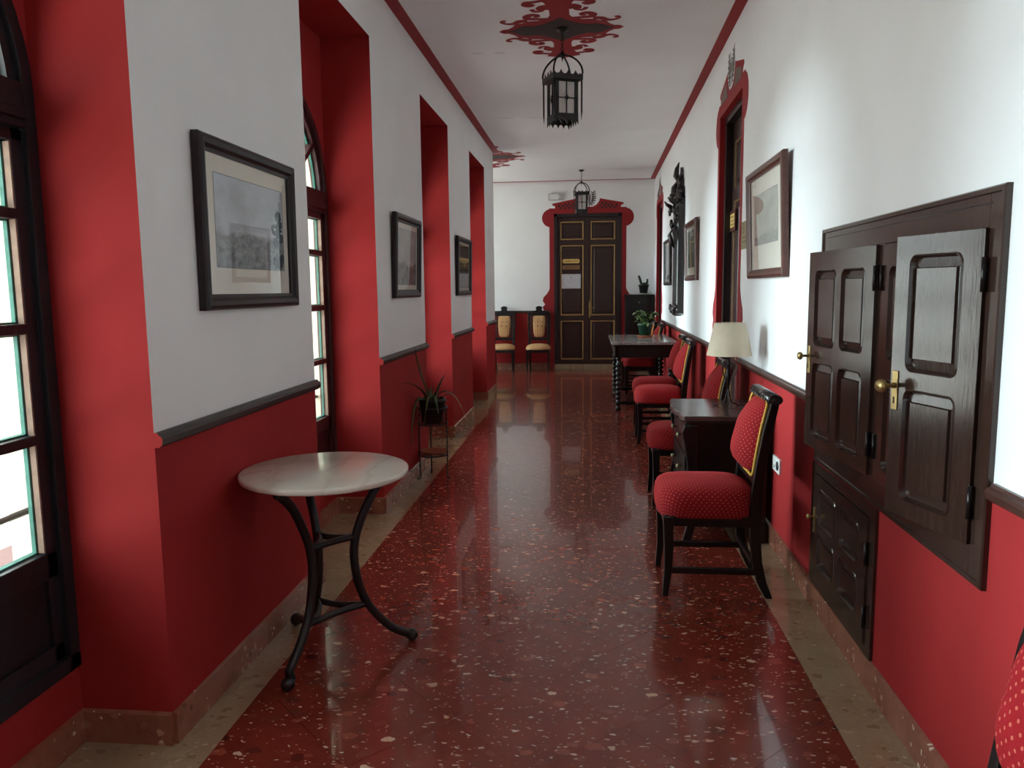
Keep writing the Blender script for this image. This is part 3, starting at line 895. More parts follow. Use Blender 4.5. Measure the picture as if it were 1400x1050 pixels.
def double_door(name, label, loc, rz, wd, h, z0, rows, recess, frame_w, dark_lat=True, handle_side=1, sill=False):
    root = thing(name, label, 'door', loc, rz, kind='structure')
    hw = wd / 2
    f = MB()
    y0 = -0.012 if recess <= 0 else recess - 0.06
    f.box(-hw, y0, z0, -hw + frame_w, recess + 0.05, h); f.box(hw - frame_w, y0, z0, hw, recess + 0.05, h)
    f.box(-hw, y0, h - frame_w, hw, recess + 0.05, h)
    f.box(-hw + frame_w, recess + 0.045, z0, hw - frame_w, recess + 0.05, h - frame_w)
    f.build('door_frame', 'door_frame_wood', root, bevel=0.004)
    if sill:
        MB().box(-hw, -0.06, 0, hw, 0.12, z0).build('threshold', 'pale_terrazzo', root, bevel=0.004)
    lw = (wd - 2 * frame_w) / 2
    for s in (-1, 1):
        x0, x1 = (-hw + frame_w, -0.002) if s < 0 else (0.002, hw - frame_w)
        xa, xb = x0 + 0.055, x1 - 0.055
        if s < 0: xb = x1 - 0.075
        lf = MB()
        zz = [z0 + 0.01]
        zt = h - frame_w - 0.003
        for (ra, rb) in rows: zz += [ra, rb]
        zz.append(zt)
        ya, yb = recess + 0.0, recess + 0.04
        lf.box(x0, ya, zz[0], xa, yb, zt); lf.box(xb, ya, zz[0], x1, yb, zt)
        for i in range(0, len(zz), 2): lf.box(xa, ya, zz[i], xb, yb, zz[i + 1])
        if s < 0: lf.box(x1 - 0.02, ya - 0.012, zz[0], x1 + 0.022, ya, zt)
        leaf = lf.build('leaf', 'door_wood', root, bevel=0.003)
        for ra, rb in rows:
            pm = MB().box(xa, recess + 0.016, ra, xb, recess + 0.03, rb)
            e = 0.05
            pm.add([(xa + e, recess + 0.016, ra + e), (xb - e, recess + 0.016, ra + e), (xb - e, recess + 0.016, rb - e), (xa + e, recess + 0.016, rb - e),
                    (xa + e + 0.015, recess + 0.006, ra + e + 0.015), (xb - e - 0.015, recess + 0.006, ra + e + 0.015), (xb - e - 0.015, recess + 0.006, rb - e - 0.015), (xa + e + 0.015, recess + 0.006, rb - e - 0.015)],
                   [(4, 5, 6, 7), (0, 1, 5, 4), (1, 2, 6, 5), (2, 3, 7, 6), (3, 0, 4, 7)])
            pm.build('panel', 'door_wood', leaf)
            g = MB()
            W2 = xb - xa
            g.ring_profile(W2, rb - ra, [(0, recess + 0.016), (0, recess - 0.007), (0.010, recess - 0.009), (0.018, recess + 0.004), (0.020, recess + 0.016)] if dark_lat else [(0, recess + 0.016), (0, recess + 0.004), (0.012, recess + 0.006), (0.016, recess + 0.016)])
            g.build('gold_moulding', 'gold_line' if dark_lat else 'dark_gold_line', leaf, loc=((xa + xb) / 2, 0, ra))
        if s == handle_side:
            hx = x0 + 0.028 if s > 0 else x1 - 0.03
            hb = MB()
            hb.prism([(hx - 0.016, z0 + 0.86), (hx + 0.016, z0 + 0.86), (hx + 0.02, z0 + 0.90), (hx + 0.014, z0 + 1.0), (hx + 0.02, z0 + 1.12), (hx, z0 + 1.19), (hx - 0.02, z0 + 1.12), (hx - 0.014, z0 + 1.0), (hx - 0.02, z0 + 0.90)], 'y', ya - 0.006, ya)
            hb.tube([(hx, ya - 0.005, z0 + 1.05), (hx, ya - 0.045, z0 + 1.05), (hx + 0.02 * s, ya - 0.05, z0 + 1.05), (hx + 0.1 * s, ya - 0.05, z0 + 1.04)], 0.007, 8)
            hb.ball((hx, ya - 0.014, z0 + 0.92), 0.014)
            hb.build('door_handle', 'brass', leaf)
    surround(root, wd, h, dark_lat, low=True)
    return root
double_door('door_1', 'dark double door with gold mouldings at the end of the corridor', (-0.03, YB, 0), 0, 1.235, 2.86, 0.095,
            [(0.175, 0.90), (1.00, 2.29), (2.39, 2.72)], 0.05, 0.062, True, 1, True)
for i, (a, b, h) in enumerate(DOORS_R):
    yc = (a + b) / 2
    double_door('door_%d' % (i + 2), ['brown double door in the right wall before the large framed print', 'brown double door at the far end of the right wall'][i],
                on_right(yc, 0), RZR, b - a, h, 0.004, [(0.12, 0.85), (0.95, 2.2), (2.30, 2.68)], 0.10, 0.06, False, 1)

# ------------------------------------------------------------------ ceiling medallions
def medallion(loc, k, label, rz=0):
    root = thing('painted_medallion', label, 'painted medallion', loc, rz)
    S = dict(
        A=([(-0.24, 0.223), (-0.299, 0.211), (-0.341, 0.172), (-0.39, 0.17), (-0.428, 0.202), (-0.421, 0.232), (-0.398, 0.225)], [0.05, 0.06, 0.045, 0.03, 0.026, 0.028, 0.034]),
        B=([(-0.06, 0.235), (-0.161, 0.245), (-0.225, 0.258), (-0.241, 0.294), (-0.216, 0.327), (-0.181, 0.336), (-0.155, 0.317), (-0.167, 0.292), (-0.189, 0.298)], [0.05, 0.04, 0.05, 0.06, 0.055, 0.04, 0.035, 0.03, 0.02]),
        C=([(-0.06, 0.461), (-0.10, 0.475), (-0.128, 0.455), (-0.121, 0.421), (-0.149, 0.40), (-0.178, 0.408), (-0.192, 0.446)], [0.08, 0.09, 0.07, 0.04, 0.03, 0.03, 0.034]),
        D=([(-0.06, 0.60), (-0.12, 0.596), (-0.174, 0.581), (-0.218, 0.57), (-0.224, 0.535), (-0.195, 0.52), (-0.172, 0.545)], [0.05, 0.035, 0.035, 0.055, 0.065, 0.055, 0.03]))
    red = MB(); t = -0.0025
    q = [(0.47, 0.0), (0.44, 0.04), (0.40, 0.045), (0.364, 0.085), (0.333, 0.15), (0.28, 0.165), (0.242, 0.2), (0.16, 0.205), (0.097, 0.235), (0.07, 0.31), (0.072, 0.45), (0.099, 0.56), (0.14, 0.66), (0.05, 0.70), (0.0, 0.73)]
    loop = []
    loop += [(x, y) for x, y in q]
    loop += [(-x, y) for x, y in q[::-1][1:]]
    loop += [(-x, -y) for x, y in q[1:]]
    loop += [(x, -y) for x, y in q[::-1][1:-1]]
    red.prism([(p[0] * k, p[1] * k) for p in loop], 'z', t, 0)
    for nm, (pts, ws) in S.items():
        for sx in (-1, 1):
            for sy in (-1, 1):
                sp_ = smooth_path([(p[0], p[1], 0) for p in pts], 4)
                n = len(sp_)
                w2 = [ws[min(int(i / 4), len(ws) - 1)] * (1 - (i % 4) / 4) + ws[min(int(i / 4) + 1, len(ws) - 1)] * ((i % 4) / 4) for i in range(n)]
                red.stroke([(p.x * sx * k, p.y * sy * k) for p in sp_], [w * k for w in w2], 'xy', t - 0.0003, 0.002)
    red.build('red_scrollwork', 'red_stencil', root)
    dk = MB()
    q = [(0.40, 0.0), (0.36, 0.03), (0.323, 0.075), (0.27, 0.11), (0.2, 0.095), (0.127, 0.135), (0.081, 0.175), (0.047, 0.21), (0.0, 0.27)]
    loop = list(q) + [(-x, y) for x, y in q[::-1][1:]] + [(-x, -y) for x, y in q[1:]] + [(x, -y) for x, y in q[::-1][1:-1]]
    dk.prism([(p[0] * k, p[1] * k) for p in loop], 'z', t - 0.0015, t - 0.0005)
    dk.build('dark_centre', 'black_stencil', root)
medallion((-0.215, 6.12, ZC), 1.0, 'red and black scrollwork painted on the ceiling above the near lantern')
medallion((-1.62, 11.66, ZC), 1.45, 'red scrollwork painted on the ceiling beyond the left wall end', 0.0)

# ------------------------------------------------------------------ hanging lanterns
def lantern(label, x, y, drop, rz):
    root = thing('hanging_lantern', label, 'lantern', (x, y, ZC - 0.0045), rz, 'iron lanterns hanging in the corridor')
    I = 'black_iron'
    MB().lathe([(0.0001, 0), (0.045, 0), (0.05, -0.008), (0.03, -0.02), (0.012, -0.03), (0.0001, -0.032)], 14).build('ceiling_rose', I, root)
    ch = MB(); z = -0.03; k = 0
    while z > -drop + 0.02:
        L = 0.034
        pts = []
        for i in range(10):
            a = 2 * PI * i / 10
            u, w = 0.009 * math.cos(a), (L / 2) * math.sin(a)
            pts.append((u, 0, z - L / 2 + 0.004 + w) if k % 2 == 0 else (0, u, z - L / 2 + 0.004 + w))
        ch.tube(pts, 0.0028, 6, closed=True); z -= L - 0.008; k += 1
    ch.build('chain', I, root)
    zt = -drop                      # hook
    zc = zt - 0.155                 # crown upper edge
    S2 = 0.117; s2 = 0.078
    top = MB()
    top.lathe([(0.0001, 0.025), (0.012, 0.02), (0.022, 0.005), (0.03, -0.004), (0.012, -0.012), (0.006, -0.03), (0.0001, -0.055)], 12, (0, 0, zt))
    top.build('finial', I, root)
    for sx, sy in ((1, 1), (1, -1), (-1, 1), (-1, -1)):
        c = S2 * 1.0
        pts = []
        for i in range(9):
            a = PI / 2 * i / 8
            pts.append((sx * c * math.sin(a), sy * c * math.sin(a), zt - 0.005 - 0.15 * (1 - math.cos(a)) ** 0.9))
        MB().tube(pts, 0.0075, 6).build('arch_bar', I, root)
    cr = MB()
    for k in range(4):
        T = Matrix.Rotation(k * PI / 2, 4, 'Z')
        pts = [(-S2, zc - 0.045)]
        n = 4
        up = []
        for i in range(n):
            xa = -S2 + 2 * S2 * i / n; xm = 2 * S2 / n
            for j in range(6):
                t = j / 6
                up.append((xa + xm * t, zc + 0.018 - 0.03 * math.sin(PI * t) ** 0.6))
        up.append((S2, zc + 0.018))
        cr.prism([(-S2, zc - 0.045), (S2, zc - 0.045)] + up[::-1], 'y', -S2 - 0.003, -S2 + 0.003, T=T)
        cr.add([(-S2, -S2, zc - 0.045), (S2, -S2, zc - 0.045), (s2, -s2, zc - 0.058), (-s2, -s2, zc - 0.058)], [(0, 1, 2, 3)], T=T)
    cr.build('crown', I, root)
    zb = zc - 0.058; ze = zb - 0.235
    for sx, sy in ((1, 1), (1, -1), (-1, 1), (-1, -1)):
        MB().box(sx * s2 - 0.013, sy * s2 - 0.013, ze, sx * s2 + 0.013, sy * s2 + 0.013, zb).build('corner_post', I, root)
        sp_ = MB().tube([(sx * (S2 - 0.006), sy * (S2 - 0.006), zc - 0.03), (sx * (S2 - 0.006), sy * (S2 - 0.006), ze + 0.02), (sx * (S2 - 0.008), sy * (S2 - 0.008), ze - 0.045)], [0.0065, 0.0065, 0.001], 6)
        sp_.build('spike_rod', I, root)
    for k in range(4):
        T = Matrix.Rotation(k * PI / 2, 4, 'Z')
        MB().box(-s2 + 0.01, -s2 + 0.001, ze, s2 - 0.01, -s2 + 0.005, zb, T=T).build('glass_pane', 'frosted_glass', root)
        g = MB()
        g.box(-0.004, -s2 - 0.008, ze, 0.004, -s2, zb, T=T)
        g.box(-s2, -s2 - 0.007, (ze + zb) / 2 - 0.0035, s2, -s2 - 0.001, (ze + zb) / 2 + 0.0035, T=T)
        zm = (ze + zb) / 2
        g.prism([(0, zm + 0.03), (0.009, zm + 0.009), (0.026, zm), (0.009, zm - 0.009), (0, zm - 0.03), (-0.009, zm - 0.009), (-0.026, zm), (-0.009, zm + 0.009)], 'y', -s2 - 0.014, -s2 - 0.006, T=T)
        g.build('cross_bar', I, root)
    bb = MB(); s3 = s2 + 0.012
    for k in range(4):
        T = Matrix.Rotation(k * PI / 2, 4, 'Z')
        low = []
        n = 4
        for i in range(n):
            xa = -s3 + 2 * s3 * i / n; xm = 2 * s3 / n
            for j in range(6):
                t = j / 6
                low.append((xa + xm * t, ze - 0.075 + 0.028 * math.sin(PI * t) ** 0.6))
        low.append((s3, ze - 0.075))
        bb.prism(low + [(s3, ze + 0.004), (-s3, ze + 0.004)], 'y', -s3 - 0.003, -s3 + 0.003, T=T)
    bb.box(-s3, -s3, ze - 0.004, s3, s3, ze + 0.002)
    bb.build('base_band', I, root)
    MB().ball((0, 0, (zb + ze) / 2 + 0.04), 0.03).build('bulb', 'frosted_glass', root)
lantern('black iron lantern hanging nearest, below the red and black scrollwork', -0.205, 6.10, 0.187, math.radians(24))
lantern('small distant black iron lantern hanging before the end door', -0.131, 13.13, 0.20, math.radians(8))

# ------------------------------------------------------------------ wall cupboards
def rounded(x0, z0, x1, z1, r, k=4):
    out = []
    for cx, cz, a in ((x1 - r, z1 - r, 0), (x0 + r, z1 - r, PI / 2), (x0 + r, z0 + r, PI), (x1 - r, z0 + r, 1.5 * PI)):
        for i in range(k + 1):
            t = a + PI / 2 * i / k
            out.append((cx + r * math.cos(t), cz + r * math.sin(t)))
    return out
def cupboard_door(parent, W, H, sx, cols, rows, loc, ang, handle=None, ks=1.0, hinges=(0.14, 0.86), hinge_out=True, label=None):
    """leaf hinged at its local origin and reaching to sx*W; front at y=-0.03"""
    t = 0.028; k = 4
    m = MB()
    X = lambda u: sx * u
    cu = [0.0] + [(cols[i][1] + cols[i + 1][0]) / 2 for i in range(len(cols) - 1)] + [W]
    rz_ = [0.0] + [(rows[i][1] + rows[i + 1][0]) / 2 for i in range(len(rows) - 1)] + [H]
    panels = []
    for i, (c0, c1) in enumerate(cols):
        for j, (r0, r1) in enumerate(rows):
            R = 0.028
            inn = rounded(c0, r0, c1, r1, R, k)
            oc = [(cu[i + 1], rz_[j + 1]), (cu[i], rz_[j + 1]), (cu[i], rz_[j]), (cu[i + 1], rz_[j])]
            n = len(inn)
            out = [oc[q // (k + 1)] for q in range(n)]
            in2 = rounded(c0 + 0.004, r0 + 0.004, c1 - 0.004, r1 - 0.004, R - 0.002, k)
            in3 = rounded(c0 + 0.011, r0 + 0.011, c1 - 0.011, r1 - 0.011, R - 0.006, k)
            vs = [(X(p[0]), -t, p[1]) for p in out] + [(X(p[0]), -t, p[1]) for p in inn] + [(X(p[0]), -t - 0.0035, p[1]) for p in in2] + [(X(p[0]), -t + 0.013, p[1]) for p in in3]
            fs = []
            for a in range(n):
                b = (a + 1) % n
                fs.append((n + a, n + b, 2 * n + b, 2 * n + a)); fs.append((2 * n + a, 2 * n + b, 3 * n + b, 3 * n + a))
                if out[a] == out[b]: fs.append((a, n + a, n + b))
                else: fs.append((a, b, n + b, n + a))
            m.add(vs, fs)
            panels.append((c0, r0, c1, r1))
    # edges and back
    for a, b in (((0, 0), (W, 0)), ((W, 0), (W, H)), ((W, H), (0, H)), ((0, H), (0, 0))):
        m.quad((X(a[0]), -t, a[1]), (X(b[0]), -t, b[1]), (X(b[0]), 0, b[1]), (X(a[0]), 0, a[1]))
    m.quad((0, 0, 0), (X(W), 0, 0), (X(W), 0, H), (0, 0, H))
    leaf = m.build('cupboard_door', 'cupboard_wood', parent, loc=loc, rz=ang, recalc=False)
    if label: leaf['label'] = label
    for (c0, r0, c1, r1) in panels:
        p = MB(); e = 0.030; d = -t + 0.014; d2 = -t + 0.003
        a = (c0 + 0.008, r0 + 0.008, c1 - 0.008, r1 - 0.008)
        b = (a[0] + e * 0.6, a[1] + e, a[2] - e * 0.6, a[3] - e)
        c = (b[0] + 0.003, b[1] + 0.003, b[2] - 0.003, b[3] - 0.003)
        vs = []
        for q, yy in ((a, d), (b, d - 0.003), (c, d2)):
            vs += [(X(q[0]), yy, q[1]), (X(q[2]), yy, q[1]), (X(q[2]), yy, q[3]), (X(q[0]), yy, q[3])]
        fs = [(8, 9, 10, 11)]
        for q in range(4):
            r = (q + 1) % 4
            fs += [(q, r, 4 + r, 4 + q), (4 + q, 4 + r, 8 + r, 8 + q)]
        p.add(vs, fs)
        p.build('panel', 'cupboard_wood', leaf, recalc=False)
    for hz in hinges:
        hx = -0.006 if hinge_out else 0.006
        MB().tube([(sx * hx, -t - 0.004, H * hz - 0.045), (sx * hx, -t - 0.004, H * hz + 0.045)], 0.0065, 8).build('hinge', 'black_wood', leaf)
    if handle:
        hx, hz = handle
        e = MB().box(X(hx) - 0.013, -t - 0.004, hz - 0.075, X(hx) + 0.013, -t, hz + 0.045)
        es = e.build('escutcheon', 'brass', leaf, bevel=0.002)
        kn = MB()
        T = Matrix.Translation((X(hx), -t, hz)) @ Matrix.Rotation(PI / 2, 4, 'X') @ Matrix.Scale(ks, 4)
        kn.lathe([(0.010, 0.002), (0.008, 0.01), (0.006, 0.03), (0.008, 0.036), (0.019, 0.042), (0.021, 0.05), (0.017, 0.058), (0.0001, 0.06)], 14, T=T)
        kn.build('knob', 'brass', leaf)
        kh = MB()
        kh.prism([(X(hx) - 0.003, hz - 0.055), (X(hx) + 0.003, hz - 0.055), (X(hx) + 0.003, hz - 0.035), (X(hx) - 0.003, hz - 0.035)], 'y', -t - 0.0048, -t - 0.0035)
        kh.build('keyhole', 'ink', leaf)
    return leaf
YC = 2.825
cup = thing('wall_cupboard', 'large dark brown cupboard built into the right wall, two of its doors ajar', 'cupboard', on_right(YC, 0), RZR)
f = MB()
zb0, zt0, zb1, zt1 = 0.705, 1.742, 0.797, 1.645
f.box(-0.80, -0.012, zb0, -0.695, 0.0, zt0); f.box(0.692, -0.012, zb0, 0.768, 0.0, zt0)
f.box(-0.695, -0.012, zt1, 0.692, 0.0, zt0); f.box(-0.695, -0.012, zb0, 0.692, 0.0, zb1)
f.box(-0.092, -0.012, zb1, -0.038, 0.0, zt1)
f.box(-0.695, -0.002, zb1, 0.692, 0.0, zt1)
f.build('frame', 'cupboard_wood', cup, bevel=0.003)
f = MB()
f.ring_profile(1.578, zt0 - zb0 + 0.012, [(0, 0), (0, -0.014), (0.004, -0.018), (0.016, -0.018), (0.020, -0.010), (0.020, 0)])
f.build('outer_moulding', 'cupboard_wood', cup, loc=(-0.016, 0, zb0 - 0.006))
f = MB()
for z in (zt0 - 0.035,):
    f.box(-0.74, -0.0135, z - 0.002, 0.70, -0.011, z + 0.002)
f.build('top_groove', 'black_wood', cup)
H = zt1 - zb1 - 0.006
rows2 = [(0.055 * H, 0.445 * H), (0.525 * H, 0.91 * H)]
cupboard_door(cup, 0.598, H, -1, [(0.075, 0.275), (0.325, 0.53)], rows2, (-0.094, 0.004, zb1 + 0.003), math.radians(7.0), handle=(0.568, 0.47 * H), ks=0.85, label='far cupboard door with four panels, standing ajar')
cupboard_door(cup, 0.36, H, 1, [(0.06, 0.31)], rows2, (-0.036, 0.014, zb1 + 0.003), 0.0, label='closed middle cupboard door behind the open one')
cupboard_door(cup, 0.345, H, -1, [(0.070, 0.285)], [(0.06 * H, 0.465 * H), (0.525 * H, 0.935 * H)], (0.69, 0.004, zb1 + 0.003), math.radians(16), handle=(0.322, 0.47 * H), label='near cupboard door with two panels, standing ajar')
low = thing('low_cupboard', 'small dark brown four panelled cupboard low in the wall under the large one', 'cupboard', on_right(3.235, 0), RZR)
f = MB()
f.box(-0.425, -0.012, 0.113, -0.375, 0.0, 0.69); f.box(0.345, -0.012, 0.113, 0.405, 0.0, 0.69)
f.box(-0.375, -0.012, 0.645, 0.345, 0.0, 0.69); f.box(-0.375, -0.012, 0.113, 0.345, 0.0, 0.15)
f.box(-0.375, -0.002, 0.15, 0.345, 0.0, 0.645)
f.build('frame', 'cupboard_wood', low, bevel=0.003)
cupboard_door(low, 0.715, 0.49, -1, [(0.09, 0.32), (0.385, 0.63)], [(0.075, 0.235), (0.275, 0.44)], (0.343, 0.010, 0.152), 0.0, handle=(0.685, 0.29), ks=0.6, hinges=(0.22, 0.72))

# ------------------------------------------------------------------ framed prints
def picture(label, wall, y, z, w, h, printm, margins, fw=0.058, tilt=1.5, frame='picture_frame_wood', extra=None, name='framed_print', cat='picture', group=None):
    loc = on_left(y, z, 0.002) if wall == 'L' else on_right(y, z, 0.002)
    root = thing(name, label, cat, loc, RZL if wall == 'L' else RZR, rx=math.radians(tilt), group=group)
    m = MB().ring_profile(w, h, [(0, 0), (0, -0.026), (0.006, -0.034), (0.018, -0.038), (0.034, -0.033), (0.046, -0.022), (fw, -0.018), (fw, 0)])
    m.build('frame', frame, root)
    MB().box(-w / 2 + 0.01, -0.006, 0.01, w / 2 - 0.01, -0.001, h - 0.01).build('backing_board', 'mat_board', root)
    iw = w - 2 * fw
    MB().box(-w / 2 + fw - 0.004, -0.009, fw - 0.004, w / 2 - fw + 0.004, -0.007, h - fw + 0.004).build('mat', 'mat_board', root)
    l, r, b, t = margins
    x0, x1, z0, z1 = -w / 2 + fw + l, w / 2 - fw - r, fw + b, h - fw - t
    sheet = MB().box(x0, -0.0105, z0, x1, -0.0092, z1).build('print', printm, root)
    ln = MB()
    for a, c in (((x0, z0), (x1, z0)), ((x1, z0), (x1, z1)), ((x1, z1), (x0, z1)), ((x0, z1), (x0, z0))):
        ln.stroke([a, c], [0.003, 0.003], 'xz', -0.0108, 0.0004)
    ln.build('border_line', 'pale_ink', sheet)
    if extra: extra(sheet, x0, z0, x1, z1)
    MB().quad((-w / 2 + fw - 0.003, -0.016, fw - 0.003), (w / 2 - fw + 0.003, -0.016, fw - 0.003), (w / 2 - fw + 0.003, -0.016, h - fw + 0.003), (-w / 2 + fw - 0.003, -0.016, h - fw + 0.003)).build('glass', 'picture_glass', root)
    return root
def inkblobs(seed, trunk, blobs, r):
    def ex(sheet, x0, z0, x1, z1):
        rnd = random.Random(seed)
        m = MB(); W = x1 - x0; Hh = z1 - z0
        pts = [(x0 + W * p[0], z0 + Hh * p[1]) for p in trunk]
        m.stroke(pts, [0.02 - 0.012 * i / max(1, len(pts) - 1) for i in range(len(pts))], 'xz', -0.0109, 0.0003)
        for (bx, bz, br) in blobs:
            for q in range(16):
                a = rnd.uniform(0, 2 * PI); d = br * W * rnd.random() ** 0.5
                cx, cz = x0 + W * bx + d * math.cos(a), z0 + Hh * bz + 0.7 * d * math.sin(a)
                rr = r * rnd.uniform(0.5, 1.2)
                poly = [(min(x1, max(x0, cx + rr * rnd.uniform(0.6, 1.2) * math.cos(2 * PI * k / 7))), min(z1, max(z0, cz + rr * rnd.uniform(0.5, 1.0) * math.sin(2 * PI * k / 7)))) for k in range(7)]
                m.prism(poly, 'y', -0.0110 - 0.00004 * q, -0.0106)
        m.build('drawn_trees', 'tree_ink', sheet)
    return ex
simple('tree_ink', rgb(84, 92, 98), 0.8, 0.2, var=0.3, scale=30)
picture('largest framed landscape print, trees at its right side, on the nearest left pier', 'L', 3.06, 1.435, 0.87, 0.625, 'print_estuary', (0.07, 0.05, 0.10, 0.065), 0.058, 0.4,
        extra=inkblobs(3, [(0.93, 0.02), (0.92, 0.25), (0.9, 0.5)], [(0.86, 0.5, 0.05), (0.93, 0.55, 0.05), (0.88, 0.36, 0.05), (0.95, 0.42, 0.04), (0.92, 0.66, 0.04), (0.87, 0.12, 0.06), (0.95, 0.12, 0.05)], 0.016))
picture('dark framed drawing with a small figure below, on the pier behind the aloe', 'L', 5.73, 1.445, 0.80, 0.60, 'print_well', (0.035, 0.04, 0.035, 0.04), 0.06, 1.8,
        extra=inkblobs(9, [(0.40, 0.1), (0.46, 0.22), (0.5, 0.27)], [(0.52, 0.28, 0.04)], 0.02))
def poster(sheet, x0, z0, x1, z1):
    W, Hh = x1 - x0, z1 - z0
    MB().box(x0 + 0.02, -0.0112, z0 + Hh * 0.64, x1 - 0.02, -0.0106, z0 + Hh * 0.71).build('yellow_banner', 'gold_plate', sheet)
    t = MB()
    for k in range(8):
        xx = x0 + W * (0.15 + 0.09 * k)
        t.stroke([(xx, z0 + Hh * 0.662), (xx + 0.02, z0 + Hh * 0.69)], [0.012, 0.008], 'xz', -0.0115, 0.0003)
    t.build('banner_lettering', 'ink', sheet)['kind'] = 'stuff'
    MB().prism([(x0 + W * 0.35, z0 + Hh * 0.62), (x0 + W * 0.85, z0 + Hh * 0.62), (x0 + W * 0.60, z0 + Hh * 0.49)], 'y', -0.0112, -0.0106).build('pennant', 'bronze_plate', sheet)
    MB().box(x0 + 0.02, -0.0112, z0 + 0.01, x1 - 0.02, -0.0106, z0 + Hh * 0.38).build('newspaper_sheet', 'print_news', sheet)
picture('dark framed poster with yellow banner on the third left pier', 'L', 8.385, 1.44, 0.90, 0.615, 'print_photo', (0.03, 0.03, 0.03, 0.03), 0.05, 1.0, extra=poster)
picture('large wood framed pale print on the right wall beside the cupboards', 'R', 4.775, 1.55, 1.00, 0.665, 'print_town', (0.10, 0.15, 0.15, 0.10), 0.055, 2.2, frame='mahogany')
picture('small wood framed print between right door and carved mirror', 'R', 8.51, 1.57, 0.97, 0.63, 'print_grey', (0.04, 0.05, 0.08, 0.04), 0.06, 1.5, frame='mahogany')
picture('thin dark framed pale print half hidden beyond the carved mirror', 'R', 11.4, 1.53, 0.95, 0.65, 'print_pale', (0.05, 0.05, 0.06, 0.05), 0.03, 0.8)

# brass plate on the wall beside the large right print
pl = thing('wall_plaque', 'dull brass plaque on the right wall beside the first door', 'plaque', on_right(5.495, 1.76, 0.001), RZR)
MB().box(-0.18, -0.008, 0, 0.18, 0, 0.19).build('plate', 'dull_brass', pl, bevel=0.003)
m = MB()
for k, zz in enumerate((0.158, 0.132, 0.106)):
    m.stroke([(-0.09, zz), (-0.083, zz + 0.018), (-0.076, zz)], [0.005, 0.005, 0.005], 'xz', -0.0095, 0.001)
    m.stroke([(-0.087, zz + 0.007), (-0.079, zz + 0.007)], [0.004, 0.004], 'xz', -0.0095, 0.001)
m.build('lettering', 'ink', pl)
for nm, mt, zz in (('green_lettering', 'ink_green', 0.045), ('red_lettering', 'ink_red', 0.075)):
    m = MB()
    for k in range(7): m.stroke([(-0.13 + 0.038 * k, zz), (-0.115 + 0.038 * k, zz + 0.008), (-0.10 + 0.038 * k, zz)], [0.004] * 3, 'xz', -0.0095, 0.001)
    m.build(nm, mt, pl)
m = MB()
for sx in (-1, 1):
    for zz in (0.012, 0.178): m.ball((sx * 0.153, -0.009, zz), 0.007, 8)
m.build('screws', 'brass', pl)

def plate(name, label, cat, loc, rz, w, h, mat, round_=0.0, lines=(), ink='ink', t=0.006):
    r = thing(name, label, cat, loc, rz)
    poly = rounded(-w / 2, 0, w / 2, h, round_, 5) if round_ else [(-w / 2, 0), (w / 2, 0), (w / 2, h), (-w / 2, h)]
    MB().prism(poly, 'y', -t, 0).build('plate', mat, r)
    m = MB()
    rnd = random.Random(len(label))
    for (za, hh, x0, x1) in lines:
        x = x0
        while x < x1:
            L = rnd.uniform(0.6, 1.0) * hh
            m.stroke([(x, za), (x + L * 0.25, za + hh), (x + L * 0.6, za), (x + L * 0.8, za + hh * 0.8)], [hh * 0.22] * 4, 'xz', -t - 0.0012, 0.0008)
            x += L * 1.15 + (hh * 0.8 if rnd.random() < 0.12 else 0)
    if lines: m.build('lettering', ink, r)
    return r
YD = YB + 0.053
plate('door_sign', 'bright gold rounded name plate on the end door', 'sign', (-0.335, YD, 1.962), 0, 0.315, 0.078, 'gold_plate', 0.035, [(0.026, 0.028, -0.12, 0.12)])
plate('door_sign', 'dull bronze name plate under the gold one on the end door', 'sign', (-0.335, YD, 1.852), 0, 0.315, 0.072, 'bronze_plate', 0.0, [(0.022, 0.026, -0.12, 0.12)])
nt = plate('paper_notice', 'white paper notice taped to the end door', 'notice', (-0.335, YD, 1.50), 0, 0.352, 0.262, 'paper', 0.0,
      [(0.165, 0.008, -0.09, 0.09), (0.130, 0.006, -0.08, 0.10), (0.105, 0.005, -0.11, 0.05), (0.060, 0.006, 0.02, 0.13)], 'pale_ink', 0.003)
MB().lathe([(0.0001, 0), (0.013, 0), (0.013, 0.001), (0.0001, 0.001)], 10, T=Matrix.Translation((0, -0.003, 0.20)) @ Matrix.Rotation(PI / 2, 4, 'X')).build('emblem', 'pale_ink', nt)
m = MB()
for a, b in (((-0.135, 0.022), (0.155, 0.022)), ((-0.135, 0.24), (0.155, 0.24)), ((-0.135, 0.022), (-0.135, 0.24)), ((0.155, 0.022), (0.155, 0.24))):
    m.stroke([a, b], [0.004, 0.004], 'xz', -0.0040, 0.0006)
m.build('border_line', 'pale_ink', nt)
d2 = plate('door_sign', 'small brass sign framed in wood on the first right door', 'sign', (XR(6.62) + 0.098, 6.62, 1.955), RZR, 0.24, 0.17, 'mahogany', 0.0, (), t=0.012)
MB().box(-0.095, -0.015, 0.03, 0.095, -0.012, 0.14).build('brass_insert', 'gold_plate', d2)
m = MB()
for k in range(3):
    for q in range(5): m.stroke([(-0.07 + 0.03 * q, 0.05 + 0.03 * k), (-0.052 + 0.03 * q, 0.058 + 0.03 * k)], [0.006, 0.006], 'xz', -0.0162, 0.0008)
m.build('lettering', 'ink', d2)

